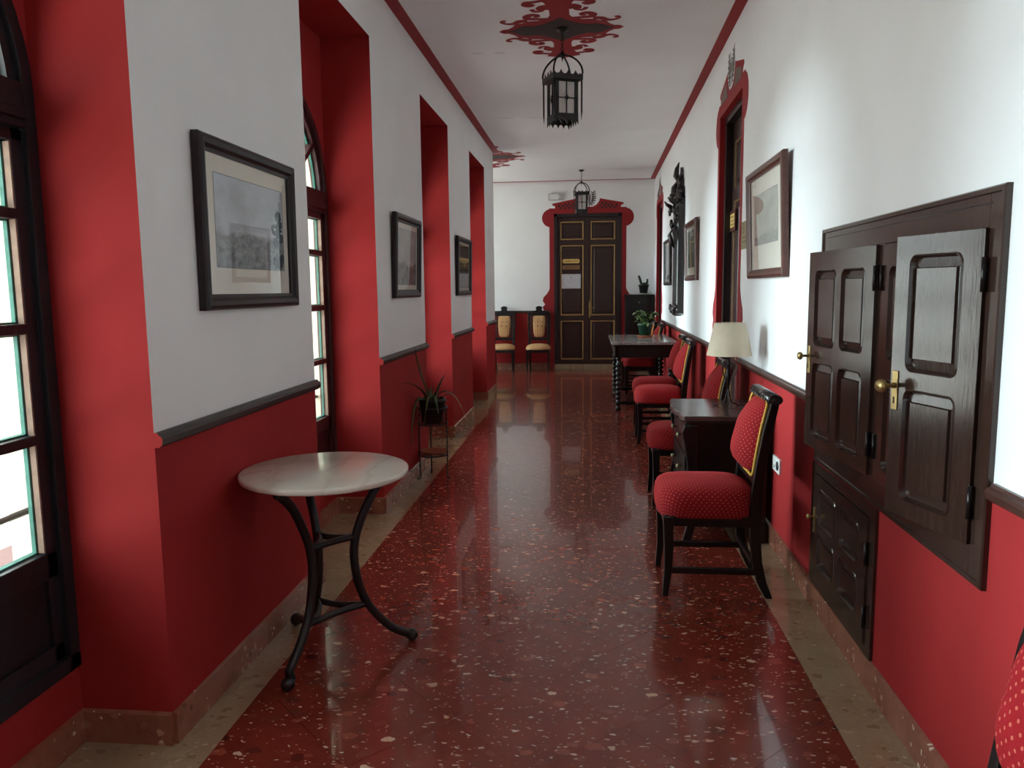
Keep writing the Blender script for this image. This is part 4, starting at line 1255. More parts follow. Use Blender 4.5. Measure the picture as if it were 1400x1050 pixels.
em = thing('emergency_light', 'white emergency light box on the end wall beside the far lantern', 'emergency light', (-0.61, YB, 3.10), 0)
MB().prism(rounded(-0.135, 0, 0.135, 0.125, 0.02), 'y', -0.05, 0).build('housing', 'grey_plastic', em)
MB().prism(rounded(-0.12, 0.015, 0.05, 0.11, 0.012), 'y', -0.056, -0.05).build('diffuser', 'white_plastic', em)
MB().ball((0.075, -0.052, 0.062), 0.018, 10).build('lamp_dome', 'white_plastic', em)

so = thing('wall_socket', 'white double wall socket low on the red wall behind the nearest red chair', 'socket', on_right(4.40, 0.455, 0.001), RZR)
MB().prism(rounded(-0.085, 0, 0.085, 0.085, 0.008), 'y', -0.010, 0).build('plate', 'white_plastic', so)
for x, mt in ((-0.04, 'white_plastic'), (0.04, 'dark_plastic')):
    MB().lathe([(0.0001, 0.0), (0.024, 0.0), (0.026, -0.004), (0.0001, -0.004)], 16, T=Matrix.Translation((x, -0.010, 0.0425)) @ Matrix.Rotation(-PI / 2, 4, 'X')).build('outlet', mt, so)

# ------------------------------------------------------------------ carved mirror
mi = thing('carved_mirror', 'tall black carved wooden wall mirror on the right wall', 'mirror', on_right(9.66, 1.21, 0.001), RZR)
m = MB()
w, h = 0.54, 1.28
m.ring_profile(w, h, [(0, 0), (0, -0.075), (0.01, -0.085), (0.03, -0.08), (0.04, -0.06), (0.06, -0.055), (0.075, -0.07), (0.095, -0.07), (0.11, -0.04), (0.11, 0)])
m.build('frame', 'carved_wood', mi)
MB().box(-w / 2 + 0.1, -0.036, 0.1, w / 2 - 0.1, -0.03, h - 0.1).build('glass', 'mirror_glass', mi)
def scroll(m, cx, cz, r0, s, y, rr=0.018, turns=1.3, a0=0.0):
    pts = []
    for i in range(18):
        t = i / 17
        a = a0 + s * 2 * PI * turns * t; r = r0 * (1 - 0.8 * t)
        pts.append((cx + r * math.cos(a), y - 0.02 * t, cz + r * math.sin(a)))
    m.tube(pts, [rr * (1 - 0.3 * i / 17) for i in range(18)], 7)
cr = MB()
pl_ = [(-0.27, h - 0.02), (0.27, h - 0.02), (0.285, h + 0.06), (0.20, h + 0.09), (0.23, h + 0.18), (0.13, h + 0.20), (0.14, h + 0.29), (0.06, h + 0.31), (0.045, h + 0.40), (0, h + 0.44), (-0.045, h + 0.40), (-0.06, h + 0.31), (-0.14, h + 0.29), (-0.13, h + 0.20), (-0.23, h + 0.18), (-0.20, h + 0.09), (-0.285, h + 0.06)]
cr.prism(pl_, 'y', -0.035, 0)
for s in (-1, 1):
    scroll(cr, s * 0.20, h + 0.04, 0.075, s, -0.06, 0.024, a0=0 if s > 0 else PI)
    scroll(cr, s * 0.13, h + 0.15, 0.065, -s, -0.055, 0.024)
    scroll(cr, s * 0.06, h + 0.26, 0.05, s, -0.05, 0.022)
    scroll(cr, s * 0.22, h + 0.14, 0.03, -s, -0.035, 0.016)
    scroll(cr, s * 0.10, h + 0.33, 0.03, s, -0.03, 0.014)
    for k in range(5):
        cr.tube([(s * 0.05, -0.05, h + 0.05 + 0.03 * k), (s * (0.12 + 0.01 * k), -0.10 + 0.012 * k, h + 0.07 + 0.045 * k), (s * (0.17 - 0.02 * k), -0.06, h + 0.11 + 0.05 * k)], [0.012, 0.022, 0.003], 6)
cr.tube([(0, -0.05, h + 0.02), (0, -0.10, h + 0.12), (0, -0.10, h + 0.20), (0, -0.06, h + 0.27)], [0.03, 0.05, 0.04, 0.02], 9)
cr.tube([(0, -0.04, h + 0.26), (0, -0.085, h + 0.34), (0, -0.075, h + 0.42), (0, -0.05, h + 0.50)], [0.02, 0.036, 0.028, 0.006], 9)
cr.ball((0, -0.115, h + 0.10), 0.05, 10)
for s in (-1, 1): cr.ball((s * 0.09, -0.085, h + 0.07), 0.035, 8)
cr.build('crest', 'carved_wood', mi)
sd = MB()
for s in (-1, 1):
    scroll(sd, s * 0.24, h - 0.20, 0.06, s, -0.10, 0.022)
    scroll(sd, s * 0.24, h - 0.07, 0.05, -s, -0.12, 0.02)
    sd.tube([(s * 0.235, -0.08, h - 0.28), (s * 0.24, -0.12, h - 0.36), (s * 0.235, -0.10, h - 0.44), (s * 0.235, -0.075, h - 0.50)], [0.03, 0.042, 0.028, 0.01], 8)
    sd.tube([(s * 0.24, -0.09, h - 0.02), (s * 0.24, -0.17, h + 0.03), (s * 0.235, -0.20, h + 0.07)], [0.03, 0.02, 0.006], 8)
sd.build('side_carving', 'carved_wood', mi)
bs = MB()
bs.prism([(-0.27, 0.02), (0.27, 0.02), (0.28, -0.02), (0.18, -0.04), (0.08, -0.03), (0, -0.06), (-0.08, -0.03), (-0.18, -0.04), (-0.28, -0.02)], 'y', -0.09, 0)
for s in (-1, 1):
    scroll(bs, s * 0.22, 0.04, 0.05, s, -0.10, 0.022); scroll(bs, s * 0.10, 0.01, 0.045, -s, -0.10, 0.02)
bs.build('base_carving', 'carved_wood', mi)

# ------------------------------------------------------------------ upholstered red chairs
def cushion(hx, hy, prof, n=40, ex=3.2):
    """radial loft: prof = [(scale, z)] ; uv follow arc length"""
    m = MB(); vs = []; uv = []; fs = []
    rad = [0.0]
    ref = (hx + hy) / 2
    for i in range(1, len(prof)):
        rad.append(rad[-1] + math.hypot((prof[i][0] - prof[i - 1][0]) * ref, prof[i][1] - prof[i - 1][1]))
    for i, (sc_, z) in enumerate(prof):
        for j in range(n):
            a = 2 * PI * j / n
            c, s_ = math.cos(a), math.sin(a)
            k = (abs(c) ** ex + abs(s_) ** ex) ** (-1 / ex)
            ux, uy = c * k, s_ * k
            vs.append((ux * hx * sc_, uy * hy * sc_, z))
            uv.append((ux * hx / ref * rad[i], uy * hy / ref * rad[i]))
    for i in range(len(prof) - 1):
        for j in range(n):
            fs.append((i * n + j, i * n + (j + 1) % n, (i + 1) * n + (j + 1) % n, (i + 1) * n + j))
    fs.append(tuple(range(n)))
    fs.append(tuple(range((len(prof) - 1) * n, len(prof) * n)))
    m.add(vs, fs, 0, True, uvs=uv)
    return m
def bar_path(pts, wx, wy):
    """square section bar following (y,z) points, widths per point"""
    m = MB(); vs = []; fs = []
    n = len(pts)
    for i, (x, y, z) in enumerate(pts):
        a = wx[i] / 2; b = wy[i] / 2
        vs += [(x - a, y - b, z), (x + a, y - b, z), (x + a, y + b, z), (x - a, y + b, z)]
    for i in range(n - 1):
        for j in range(4):
            k = (j + 1) % 4
            fs.append((4 * i + j, 4 * i + k, 4 * i + 4 + k, 4 * i + 4 + j))
    fs += [(0, 1, 2, 3), (4 * n - 4, 4 * n - 3, 4 * n - 2, 4 * n - 1)]
    return m.add(vs, fs)
POST = [(0.268, 0.0), (0.255, 0.03), (0.232, 0.08), (0.208, 0.18), (0.196, 0.30), (0.194, 0.44), (0.203, 0.56), (0.218, 0.68), (0.240, 0.82), (0.272, 0.965)]
def post_y(z):
    for (y0, z0), (y1, z1) in zip(POST[:-1], POST[1:]):
        if z <= z1: return y0 + (y1 - y0) * (z - z0) / (z1 - z0)
    return POST[-1][0]
def red_chair(label, fab):
    t = thing('upholstered_chair', label, 'chair', (0, 0, 0), 0, 'red upholstered chairs along the right wall')
    prof = [(0.0001, 0.125), (0.25, 0.124), (0.5, 0.120), (0.7, 0.113), (0.84, 0.103), (0.93, 0.088), (0.98, 0.062), (1.0, 0.025), (0.995, -0.01), (0.985, -0.028)]
    prof[0] = (0.02, 0.125)
    m = cushion(0.230, 0.238, prof, 44, 4.5)
    m.build('seat', fab, t, loc=(0, -0.025, 0.425))
    m = MB()
    m.box(-0.205, -0.235, 0.355, 0.205, -0.20, 0.405); m.box(-0.205, 0.17, 0.355, 0.205, 0.205, 0.405)
    m.box(-0.218, -0.21, 0.355, -0.185, 0.19, 0.405); m.box(0.185, -0.21, 0.355, 0.218, 0.19, 0.405)
    m.build('seat_frame', 'black_wood', t, bevel=0.004)
    for s in (-1, 1):
        pts = [(s * 0.202, -0.226, 0.0), (s * 0.202, -0.223, 0.04), (s * 0.203, -0.214, 0.13), (s * 0.203, -0.212, 0.24), (s * 0.203, -0.216, 0.40)]
        bar_path(pts, [0.026, 0.028, 0.034, 0.040, 0.044], [0.030, 0.032, 0.038, 0.044, 0.050]).build('front_leg', 'black_wood', t, bevel=0.004)
        pts = [(s * 0.198, y, z) for y, z in POST]
        bar_path(pts, [0.030] * 4 + [0.034] * 6, [0.034, 0.040, 0.046, 0.048, 0.050, 0.054, 0.052, 0.048, 0.044, 0.040]).build('back_post', 'black_wood', t, bevel=0.005)
        MB().box(s * 0.20 - 0.011, -0.20, 0.115, s * 0.20 + 0.011, 0.21, 0.145).build('stretcher', 'black_wood', t, bevel=0.003)
    MB().box(-0.19, 0.18, 0.165, 0.19, 0.20, 0.193).build('cross_stretcher', 'black_wood', t, bevel=0.003)
    # upholstered back: bowed frame with a padded panel
    z0, z1, hw = 0.60, 0.955, 0.172
    hz = (z1 - z0) / 2; zc = (z0 + z1) / 2
    b = cushion(hw, hz, [(0.02, 0.085), (0.3, 0.083), (0.55, 0.073), (0.75, 0.055), (0.89, 0.032), (0.97, 0.010), (1.0, -0.012)], 40, 5.0)
    nv = []
    for i, p in enumerate(b.v):
        z = zc + p.y
        f_ = 0.75 + 0.45 * (1 - (p.y / hz)) * 0.5     # fuller low down
        # light buttoning
        dx = math.cos(p.x * PI / 0.115) * math.cos(p.y * PI / 0.12)
        nv.append(Vector((p.x, post_y(z) - 0.022 - p.z * f_ + 0.006 * max(0, dx) * (1 if p.z > 0.03 else 0), z)))
    b.v = nv
    back = b.build('backrest', fab, t)
    pip = MB()
    rr = rounded(-hw - 0.004, z0 - 0.004, hw + 0.004, z1 + 0.004, 0.03, 4)
    pp = []
    for i in range(len(rr)):
        a, c = rr[i], rr[(i + 1) % len(rr)]
        L = math.hypot(c[0] - a[0], c[1] - a[1]); k = max(1, int(L / 0.04))
        for q in range(k): pp.append((a[0] + (c[0] - a[0]) * q / k, a[1] + (c[1] - a[1]) * q / k))
    pip.tube([(x, post_y(z) - 0.026, z) for x, z in pp], 0.0075, 6, closed=True)
    pip.build('gold_braid', 'gold_braid', back)
    bk = MB()
    zs = [z0 - 0.01 + (z1 - z0 + 0.02) * i / 6 for i in range(7)]
    vs = []
    for z in zs: vs += [(-0.185, post_y(z) + 0.008, z), (0.185, post_y(z) + 0.008, z), (0.185, post_y(z) - 0.016, z), (-0.185, post_y(z) - 0.016, z)]
    fs = []
    for i in range(6):
        for j in range(4):
            k = (j + 1) % 4
            fs.append((4 * i + j, 4 * i + k, 4 * i + 4 + k, 4 * i + 4 + j))
    bk.add(vs, fs + [(0, 1, 2, 3), (24, 25, 26, 27)])
    bk.build('back_panel', 'black_wood', t)
    c = MB()
    pts = [(-0.215, post_y(0.97) + 0.008), ]
    prof2 = [(0.238, 0.955), (0.242, 0.978), (0.252, 0.992), (0.270, 0.996), (0.288, 0.992), (0.301, 0.980), (0.303, 0.965), (0.294, 0.953), (0.278, 0.950), (0.262, 0.950)]
    c.prism(prof2, 'x', -0.216, 0.216, 0, True)
    cr_ = c.build('crest_rail', 'crest_wood', t)
    g = MB()
    for k in range(-3, 4):
        g.tube([(k * 0.05 - 0.015, 0.2395, 0.962), (k * 0.05, 0.2385, 0.974), (k * 0.05 + 0.015, 0.2395, 0.962)], 0.004, 5)
        g.ball((k * 0.05, 0.236, 0.966), 0.007, 6)
    g.build('carving', 'carved_wood', cr_)
    r = MB()
    r.box(-0.185, post_y(0.575) - 0.018, 0.555, 0.185, post_y(0.575) + 0.012, 0.592)
    r.build('lower_back_rail', 'black_wood', t, bevel=0.003)
    return t
simple('crest_wood', rgb(52, 44, 44), 0.22, 0.5, var=0.3, scale=20)
CX0 = 0.598
def seat_at(o, y, dx=0.0, da=0.0):
    o.location = (CX0 + dx, y, 0.0); o.rotation_euler = (0, 0, RZR + ANG + da)
c1 = red_chair('nearest red chair fully in view, dotted damask, beside the dark chest', 'red_damask')
seat_at(c1, 3.88)
c0 = dup(c1, label='red dotted chair at the lower right corner, mostly cut off by the frame')
seat_at(c0, 1.275, 0.0, 0.0)
c2 = dup(c1, label='red dotted chair on the far side of the dark chest, half hidden by it')
seat_at(c2, 5.46, 0.075)
c3 = dup(c1, label='nearer of two adjacent red chairs between dark chest and marble table')
seat_at(c3, 7.60, 0.105)
c4 = dup(c1, label='farther of two adjacent red chairs, next to the marble topped table')
seat_at(c4, 8.33, 0.13)
c5 = dup(c1, label='red chair just behind the marble topped table, its seat seen beneath it')
seat_at(c5, 11.12, 0.15)
c6 = dup(c1, label='farthest red chair, only its back showing behind the green potted plant')
seat_at(c6, 11.93, 0.13)

# ------------------------------------------------------------------ pale chairs by the end wall
def pale_chair(label, x, y):
    t = thing('carved_chair', label, 'chair', (x, y, 0), 0, 'pale upholstered chairs by the end door')
    for s in (-1, 1):
        bar_path([(s * 0.19, -0.20, 0), (s * 0.19, -0.19, 0.10), (s * 0.19, -0.19, 0.38)], [0.026, 0.032, 0.042], [0.026, 0.032, 0.042]).build('front_leg', 'black_wood', t, bevel=0.004)
        bar_path([(s * 0.165, 0.24, 0), (s * 0.17, 0.21, 0.15), (s * 0.175, 0.20, 0.42), (s * 0.18, 0.215, 0.70), (s * 0.19, 0.25, 1.03)], [0.03, 0.034, 0.04, 0.045, 0.05], [0.03, 0.034, 0.04, 0.036, 0.034]).build('back_post', 'black_wood', t, bevel=0.004)
    m = MB()
    m.prism([(-0.205, 0.35), (0.205, 0.35), (0.215, 0.405), (-0.215, 0.405)], 'y', -0.215, 0.20)
    m.build('seat_frame', 'black_wood', t, bevel=0.004)
    se = cushion(0.228, 0.215, [(0.02, 0.10), (0.4, 0.097), (0.7, 0.085), (0.88, 0.066), (0.97, 0.04), (1.0, 0.01), (0.97, -0.005)], 32).build('seat', 'beige_stripe', t, loc=(0, -0.012, 0.405))
    fl = MB()
    for k in range(-2, 3):
        fl.ball((k * 0.085, -0.222, 0.43), 0.013, 6); fl.ball((k * 0.08, -0.10, 0.505), 0.014, 6, sz=0.5)
    fl.build('woven_flowers', 'beige_flower', se)
    b = cushion(0.115, 0.205, [(0.02, 0.035), (0.5, 0.03), (0.8, 0.02), (0.95, 0.006), (1.0, -0.006)], 32, 5)
    nv = []
    for p in b.v:
        z = 0.81 + p.y; kx = 1 + 0.16 * (p.y / 0.205)
        nv.append(Vector((p.x * kx, 0.19 + 0.10 * (z - 0.6) - p.z, z)))
    b.v = nv
    bk = b.build('backrest', 'beige_stripe', t)
    r = MB()
    r.box(-0.17, 0.19, 0.555, 0.17, 0.222, 0.602)
    r.prism([(-0.20, 1.005), (0.20, 1.005), (0.21, 1.05), (0.13, 1.065), (0.115, 1.095), (0.06, 1.10), (0.05, 1.135), (0.07, 1.155), (0.03, 1.18), (0, 1.185), (-0.03, 1.18), (-0.07, 1.155), (-0.05, 1.135), (-0.06, 1.10), (-0.115, 1.095), (-0.13, 1.065), (-0.21, 1.05)], 'y', 0.225, 0.262)
    r.box(-0.145, 0.205, 0.60, -0.122, 0.235, 1.01); r.box(0.122, 0.205, 0.60, 0.145, 0.235, 1.01)
    r.build('back_frame', 'black_wood', t, bevel=0.003)
    return t
pale_chair('beige upholstered carved chair directly left of the end door', -0.925, 14.06)
pale_chair('beige upholstered carved chair by the end wall, half hidden by the last pier', -1.575, 14.06)

# ------------------------------------------------------------------ dark chest with lamp
ch = thing('dark_chest', 'low black wooden chest between two red chairs, table lamp on it', 'chest', (0.785, 4.845, 0), 0)
dx0, dx1, dy = -0.235, 0.245, 0.352
m = MB()
m.box(dx0 + 0.03, -dy + 0.01, 0.09, dx1, dy - 0.01, 0.728)
m.build('body', 'black_wood', ch, bevel=0.004)
top = []
n = 36
pts = [(dx1, -dy - 0.012), ]
for i in range(n + 1):
    t_ = i / n
    yv = -dy - 0.012 + (2 * dy + 0.024) * t_
    pts.append((dx0 - 0.012 - 0.016 * abs(math.sin(t_ * PI * 4)) + 0.012 * math.cos(t_ * 2 * PI), yv))
pts.append((dx1, dy + 0.012))
MB().prism(pts, 'z', 0.728, 0.757).build('top_board', 'worn_top', ch, bevel=0.004)
MB().prism([(p[0] + 0.012, p[1] * 0.985) for p in pts], 'z', 0.712, 0.728).build('under_moulding', 'black_wood', ch, bevel=0.003)
for s in (-1, 1):
    pr = [(dx0 + 0.005, 0.70), (dx0 - 0.010, 0.66), (dx0 + 0.01, 0.56), (dx0 + 0.025, 0.45), (dx0 + 0.012, 0.36), (dx0 - 0.004, 0.28), (dx0 + 0.02, 0.2), (dx0 + 0.028, 0.1), (dx0 + 0.0, 0.0), (dx0 + 0.05, 0.0), (dx0 + 0.075, 0.1), (dx0 + 0.08, 0.70)]
    MB().prism(pr, 'y', min(s * dy, s * (dy - 0.05)), max(s * dy, s * (dy - 0.05))).build('front_leg', 'black_wood', ch, bevel=0.005)
    MB().box(dx1 - 0.05, min(s * dy, s * (dy - 0.05)), 0, dx1, max(s * dy, s * (dy - 0.05)), 0.12).build('back_leg', 'black_wood', ch, bevel=0.004)
for k in range(3):
    z0 = 0.13 + k * 0.195
    dr = MB().box(dx0 + 0.012, -dy + 0.06, z0, dx0 + 0.04, dy - 0.06, z0 + 0.18).build('drawer', 'black_wood', ch, bevel=0.006)
    for s in (-1, 1):
        MB().lathe([(0.006, 0), (0.006, 0.012), (0.015, 0.02), (0.012, 0.03), (0.0001, 0.033)], 10, T=Matrix.Translation((dx0 + 0.012, s * 0.15, z0 + 0.09)) @ Matrix.Rotation(-PI / 2, 4, 'Y')).build('knob', 'dull_brass', dr)

la = thing('table_lamp', 'table lamp with cream cone shade and black wrought iron foot on the chest', 'lamp', (0.862, 4.86, 0.757), 0)
m = MB()
sh = [(0.134, 0.322), (0.092, 0.522)]
m.lathe([(0.1365, 0.322), (0.0945, 0.522), (0.0925, 0.522), (0.1345, 0.322), (0.1365, 0.322)], 40, cap=False)
m.build('lamp_shade', 'lamp_shade_cloth', la)
m = MB().lathe([(0.007, 0.03), (0.007, 0.34), (0.014, 0.345), (0.014, 0.39), (0.0001, 0.392)], 10)
for k in range(3):
    a = 2 * PI * k / 3
    m.tube([(0, 0, 0.39), (0.09 * math.cos(a), 0.09 * math.sin(a), 0.515)], 0.002, 5)
m.build('stem', 'lamp_iron', la)
MB().lathe([(0.012, 0.39), (0.014, 0.40), (0.028, 0.44), (0.03, 0.455), (0.022, 0.478), (0.0001, 0.485)], 14).build('bulb', 'frosted_glass', la)
for k in range(3):
    a = 2 * PI * k / 3 + 0.5
    P = [(0.085, 0.030), (0.098, 0.020), (0.095, 0.006), (0.075, 0.005), (0.055, 0.018), (0.035, 0.022), (0.018, 0.05), (0.004, 0.11), (-0.02, 0.17), (-0.045, 0.215), (-0.052, 0.245), (-0.038, 0.268), (-0.018, 0.262), (-0.015, 0.24)]
    pp = smooth_path([(p[0] * math.cos(a), p[0] * math.sin(a), p[1]) for p in P], 3)
    MB().tube(pp, 0.0038, 6).build('scroll_foot', 'lamp_iron', la)
MB().tube(smooth_path([(0.93, 4.84, 0.761), (0.97, 4.78, 0.7605), (1.0, 4.72, 0.7605), (1.02, 4.66, 0.7605)], 4), 0.003, 6).build('lamp_cord', 'black_iron')
tag(bpy.data.objects['lamp_cord'], 'thin black lamp cord lying on the chest top', 'cord')

# ------------------------------------------------------------------ marble topped console table
ct = thing('console_table', 'long black table with bobbin turned legs and grey marble top', 'table', (0.672, 10.09, 0), 0)
MB().box(-0.405, -0.765, 0.818, 0.395, 0.765, 0.852).build('marble_top', 'grey_marble', ct, bevel=0.005)
m = MB()
m.box(-0.36, -0.72, 0.66, 0.36, -0.69, 0.818); m.box(-0.36, 0.69, 0.66, 0.36, 0.72, 0.818)
m.box(-0.36, -0.72, 0.66, -0.33, 0.72, 0.818); m.box(0.33, -0.72, 0.66, 0.36, 0.72, 0.818)
m.box(-0.375, -0.735, 0.795, 0.375, 0.735, 0.818)
m.build('apron', 'black_wood', ct, bevel=0.004)
lp = [(0.02, 0.0), (0.034, 0.012), (0.038, 0.035), (0.03, 0.06), (0.02, 0.068)]
z = 0.14
leg_prof = list(lp) + [(0.034, 0.075), (0.034, 0.13)]
while z < 0.60:
    leg_prof += [(0.018, z), (0.033, z + 0.012), (0.038, z + 0.028), (0.033, z + 0.044), (0.018, z + 0.056)]
    z += 0.058
leg_prof += [(0.036, 0.64), (0.036, 0.68)]
for sx in (-1, 1):
    for sy in (-1, 1):
        MB().lathe(leg_prof, 14, (sx * 0.315, sy * 0.675, 0)).build('turned_leg', 'black_wood', ct)
    MB().box(sx * 0.315 - 0.018, -0.65, 0.082, sx * 0.315 + 0.018, 0.65, 0.122).build('stretcher', 'black_wood', ct, bevel=0.004)
for sy in (-1, 1):
    MB().box(-0.30, sy * 0.675 - 0.018, 0.082, 0.30, sy * 0.675 + 0.018, 0.122).build('stretcher', 'black_wood', ct, bevel=0.004)

def pot_shape(r0, r1, h, rim=0.012):
    return [(r0 * 0.9, 0.0), (r0, 0.004), (r1 - rim * 0.3, h - 0.03), (r1 + rim * 0.4, h - 0.03), (r1 + rim * 0.5, h), (r1 - 0.006, h), (r1 - 0.012, h - 0.02), (r0 - 0.01, 0.012)]
def leaf_mesh(L, w, fold=0.25, droop=0.3, n=4):
    m = MB(); vs = []; fs = []
    ws = [0.15, 0.8, 1.0, 0.7, 0.05]
    for i in range(5):
        t = i / 4; x = L * t; z = -droop * L * t * t
        ww = w * ws[i] / 2
        vs += [(x, -ww, z + fold * ww), (x, 0, z), (x, ww, z + fold * ww)]
    for i in range(4):
        for j in range(2): fs.append((3 * i + j, 3 * i + j + 1, 3 * i + j + 4, 3 * i + j + 3))
    k = len(vs)
    vs += [(v[0], v[1], v[2] - 0.0015) for v in vs]
    fs += [tuple(q + k for q in f[::-1]) for f in fs]
    return m.add(vs, fs, 0, True)
# green pot plant on the marble table
px, py, pz = 0.735, 10.32, 0.852
sa = tag(MB().lathe([(0.075, 0), (0.095, 0.004), (0.105, 0.022), (0.099, 0.024), (0.088, 0.008), (0.0001, 0.008)], 24).build('plant_saucer', 'terracotta', loc=(px, py, pz)), 'terracotta saucer under the green pot on the marble table', 'saucer')
gp = thing('potted_plant', 'leafy plant in a tapered green pot on the marble topped table', 'plant', (px, py, pz + 0.009), 0)
MB().lathe(pot_shape(0.068, 0.098, 0.17), 28).build('pot', 'green_pot', gp)
MB().lathe([(0.088, 0.135), (0.085, 0.150), (0.0001, 0.155)], 18).build('soil', 'soil', gp)
rnd = random.Random(5)
protos = [leaf_mesh(0.085, 0.05), leaf_mesh(0.07, 0.042, 0.3, 0.5)]
st = MB(); placed = []
for k in range(15):
    a = 2 * PI * k / 15 + rnd.uniform(-0.2, 0.2); R0 = rnd.uniform(0.05, 0.13); hh = rnd.uniform(0.20, 0.36) - 0.5 * max(0, R0 - 0.08)
    p = smooth_path([(0.02 * math.cos(a), 0.02 * math.sin(a), 0.15), (R0 * 0.5 * math.cos(a), R0 * 0.5 * math.sin(a), 0.15 + (hh - 0.15) * 0.7), (R0 * math.cos(a), R0 * math.sin(a), hh)], 3)
    st.tube(p, [0.004] * (len(p) - 1) + [0.002], 5)
    for q in range(5):
        placed.append((p[-1 - (q % 3)], a + rnd.uniform(-1.6, 1.6) + q * 0.9, rnd.uniform(-0.5, 0.5), rnd.uniform(0.75, 1.15)))
st.build('stem', 'houseplant_leaf', gp)
lo = [protos[0].build('leaf', 'houseplant_leaf', gp), protos[1].build('leaf', 'houseplant_leaf_pale', gp)]
for i, (p, a, e, s) in enumerate(placed):
    src = lo[1 if i % 4 == 0 else 0]
    o = src if (i in (0, 1) and False) else src.copy()
    COL.objects.link(o); o.parent = gp; o.location = p; o.rotation_euler = (rnd.uniform(-0.4, 0.4), -e, a); o.scale = (s, s, s)
lo[0].location = (0, 0, 0.30); lo[1].location = (0.01, 0, 0.31); lo[0].rotation_euler = (0, -0.6, 2.0); lo[1].rotation_euler = (0, -0.4, 4.0)

# ------------------------------------------------------------------ tall chest in the far corner
tc = thing('tall_cabinet', 'tall black cabinet in the far right corner, dark pot on top', 'cabinet', (0.893, 14.2, 0), 0)
MB().box(-0.245, -0.19, 0.06, 0.245, 0.2, 1.345).build('body', 'black_wood', tc, bevel=0.004)
MB().box(-0.262, -0.21, 1.345, 0.262, 0.2, 1.378).build('top_board', 'black_wood', tc, bevel=0.005)
MB().box(-0.255, -0.20, 0.0, 0.255, 0.2, 0.065).build('plinth', 'black_wood', tc, bevel=0.004)
for s in (-1, 1):
    x0, x1 = (-0.236, -0.003) if s < 0 else (0.003, 0.236)
    d = MB().box(x0, -0.208, 0.08, x1, -0.19, 1.13)
    dd = d.build('door', 'black_wood', tc, bevel=0.004)
    MB().box(x0 + 0.045, -0.214, 0.14, x1 - 0.045, -0.208, 1.07).build('panel', 'black_wood', dd, bevel=0.006)
    MB().ball((x1 - 0.02 if s < 0 else x0 + 0.02, -0.218, 0.62), 0.012, 8).build('knob', 'dull_brass', dd)
dw = MB().box(-0.236, -0.208, 1.145, 0.236, -0.19, 1.335).build('drawer', 'black_wood', tc, bevel=0.006)
MB().ball((0, -0.216, 1.24), 0.013, 8).build('knob', 'dull_brass', dw)
tag(MB().lathe([(0.07, 0), (0.09, 0.004), (0.098, 0.02), (0.092, 0.021), (0.08, 0.008), (0.0001, 0.008)], 20).build('plant_saucer', 'white_marble_edge', loc=(0.975, 14.14, 1.378)), 'pale saucer under the dark pot on the tall cabinet', 'saucer')
sp = thing('potted_succulent', 'dark pot with stubby succulent stems on the tall corner cabinet', 'plant', (0.975, 14.14, 1.387), 0)
MB().lathe(pot_shape(0.065, 0.092, 0.17), 24).build('pot', 'black_pot', sp)
MB().lathe([(0.08, 0.14), (0.0001, 0.152)], 16).build('soil', 'soil', sp)
for P, r in (([(-0.03, 0, 0.14), (-0.06, 0, 0.24), (-0.09, 0, 0.33)], 0.024), ([(0.03, 0, 0.14), (0.06, 0.0, 0.20), (0.065, 0, 0.27)], 0.02), ([(0.0, 0.02, 0.14), (0.01, 0.02, 0.18), (0.0, 0.02, 0.205)], 0.02), ([(0.02, -0.03, 0.14), (0.03, -0.04, 0.18), (0.05, -0.04, 0.21)], 0.014), ([(-0.01, -0.03, 0.14), (-0.02, -0.04, 0.17), (-0.015, -0.045, 0.19)], 0.014)):
    pp = smooth_path(P, 4); n = len(pp)
    MB().tube(pp, [r * (0.6 + 0.4 * math.sin(PI * (0.25 + 0.6 * i / (n - 1)))) for i in range(n)], 8).build('stem', 'succulent_stem', sp)

# ------------------------------------------------------------------ round marble table
TX, TY, TH = -1.047, 2.915, 0.798
rt = thing('round_table', 'round white marble table on black iron legs beside the nearest left pier', 'table', (TX, TY, 0), 0)
MB().lathe([(0.0001, TH - 0.026), (0.322, TH - 0.026), (0.330, TH - 0.020), (0.330, TH - 0.010), (0.329, TH - 0.003), (0.322, TH), (0.0001, TH)], 72).build('marble_top', 'white_marble', rt)
cr_ = MB()
ck = [(-0.292, -0.148), (-0.265, -0.088), (-0.225, -0.045), (-0.205, -0.040), (-0.196, -0.060), (-0.202, -0.088)]
cr_.stroke(ck, [0.004, 0.005, 0.006, 0.005, 0.004, 0.002], 'xy', TH + 0.0001, 0.0004)
cr_.build('crack', 'bronze_plate', rt)
feet = [(-1.133, 2.654), (-0.759, 3.105), (-1.318, 3.215)]
rings = {}
legpts = []
for fx, fy in feet:
    vx, vy = fx - TX, fy - TY; L = math.hypot(vx, vy); ux, uy = vx / L, vy / L
    prof = [(0.285, TH - 0.036), (0.262, TH - 0.05), (0.195, TH - 0.12), (0.130, 0.55), (0.106, 0.46), (0.106, 0.38), (0.122, 0.29), (0.155, 0.205), (0.205, 0.135), (0.262, 0.075), (L - 0.02, 0.038), (L, 0.026)]
    pts = smooth_path([(ux * r, uy * r, z) for r, z in prof], 4)
    leg = MB().tube(pts, 0.018, 8).build('leg', 'black_iron', rt)
    MB().ball((ux * L, uy * L, 0.027), 0.027, 12).build('ball_foot', 'black_iron', leg)
    legpts.append((ux, uy))
    MB().tube([(ux * 0.285, uy * 0.285, TH - 0.031), (ux * 0.02, uy * 0.02, TH - 0.031)], 0.009, 6, flat=1.6).build('top_bracket', 'black_iron', rt)
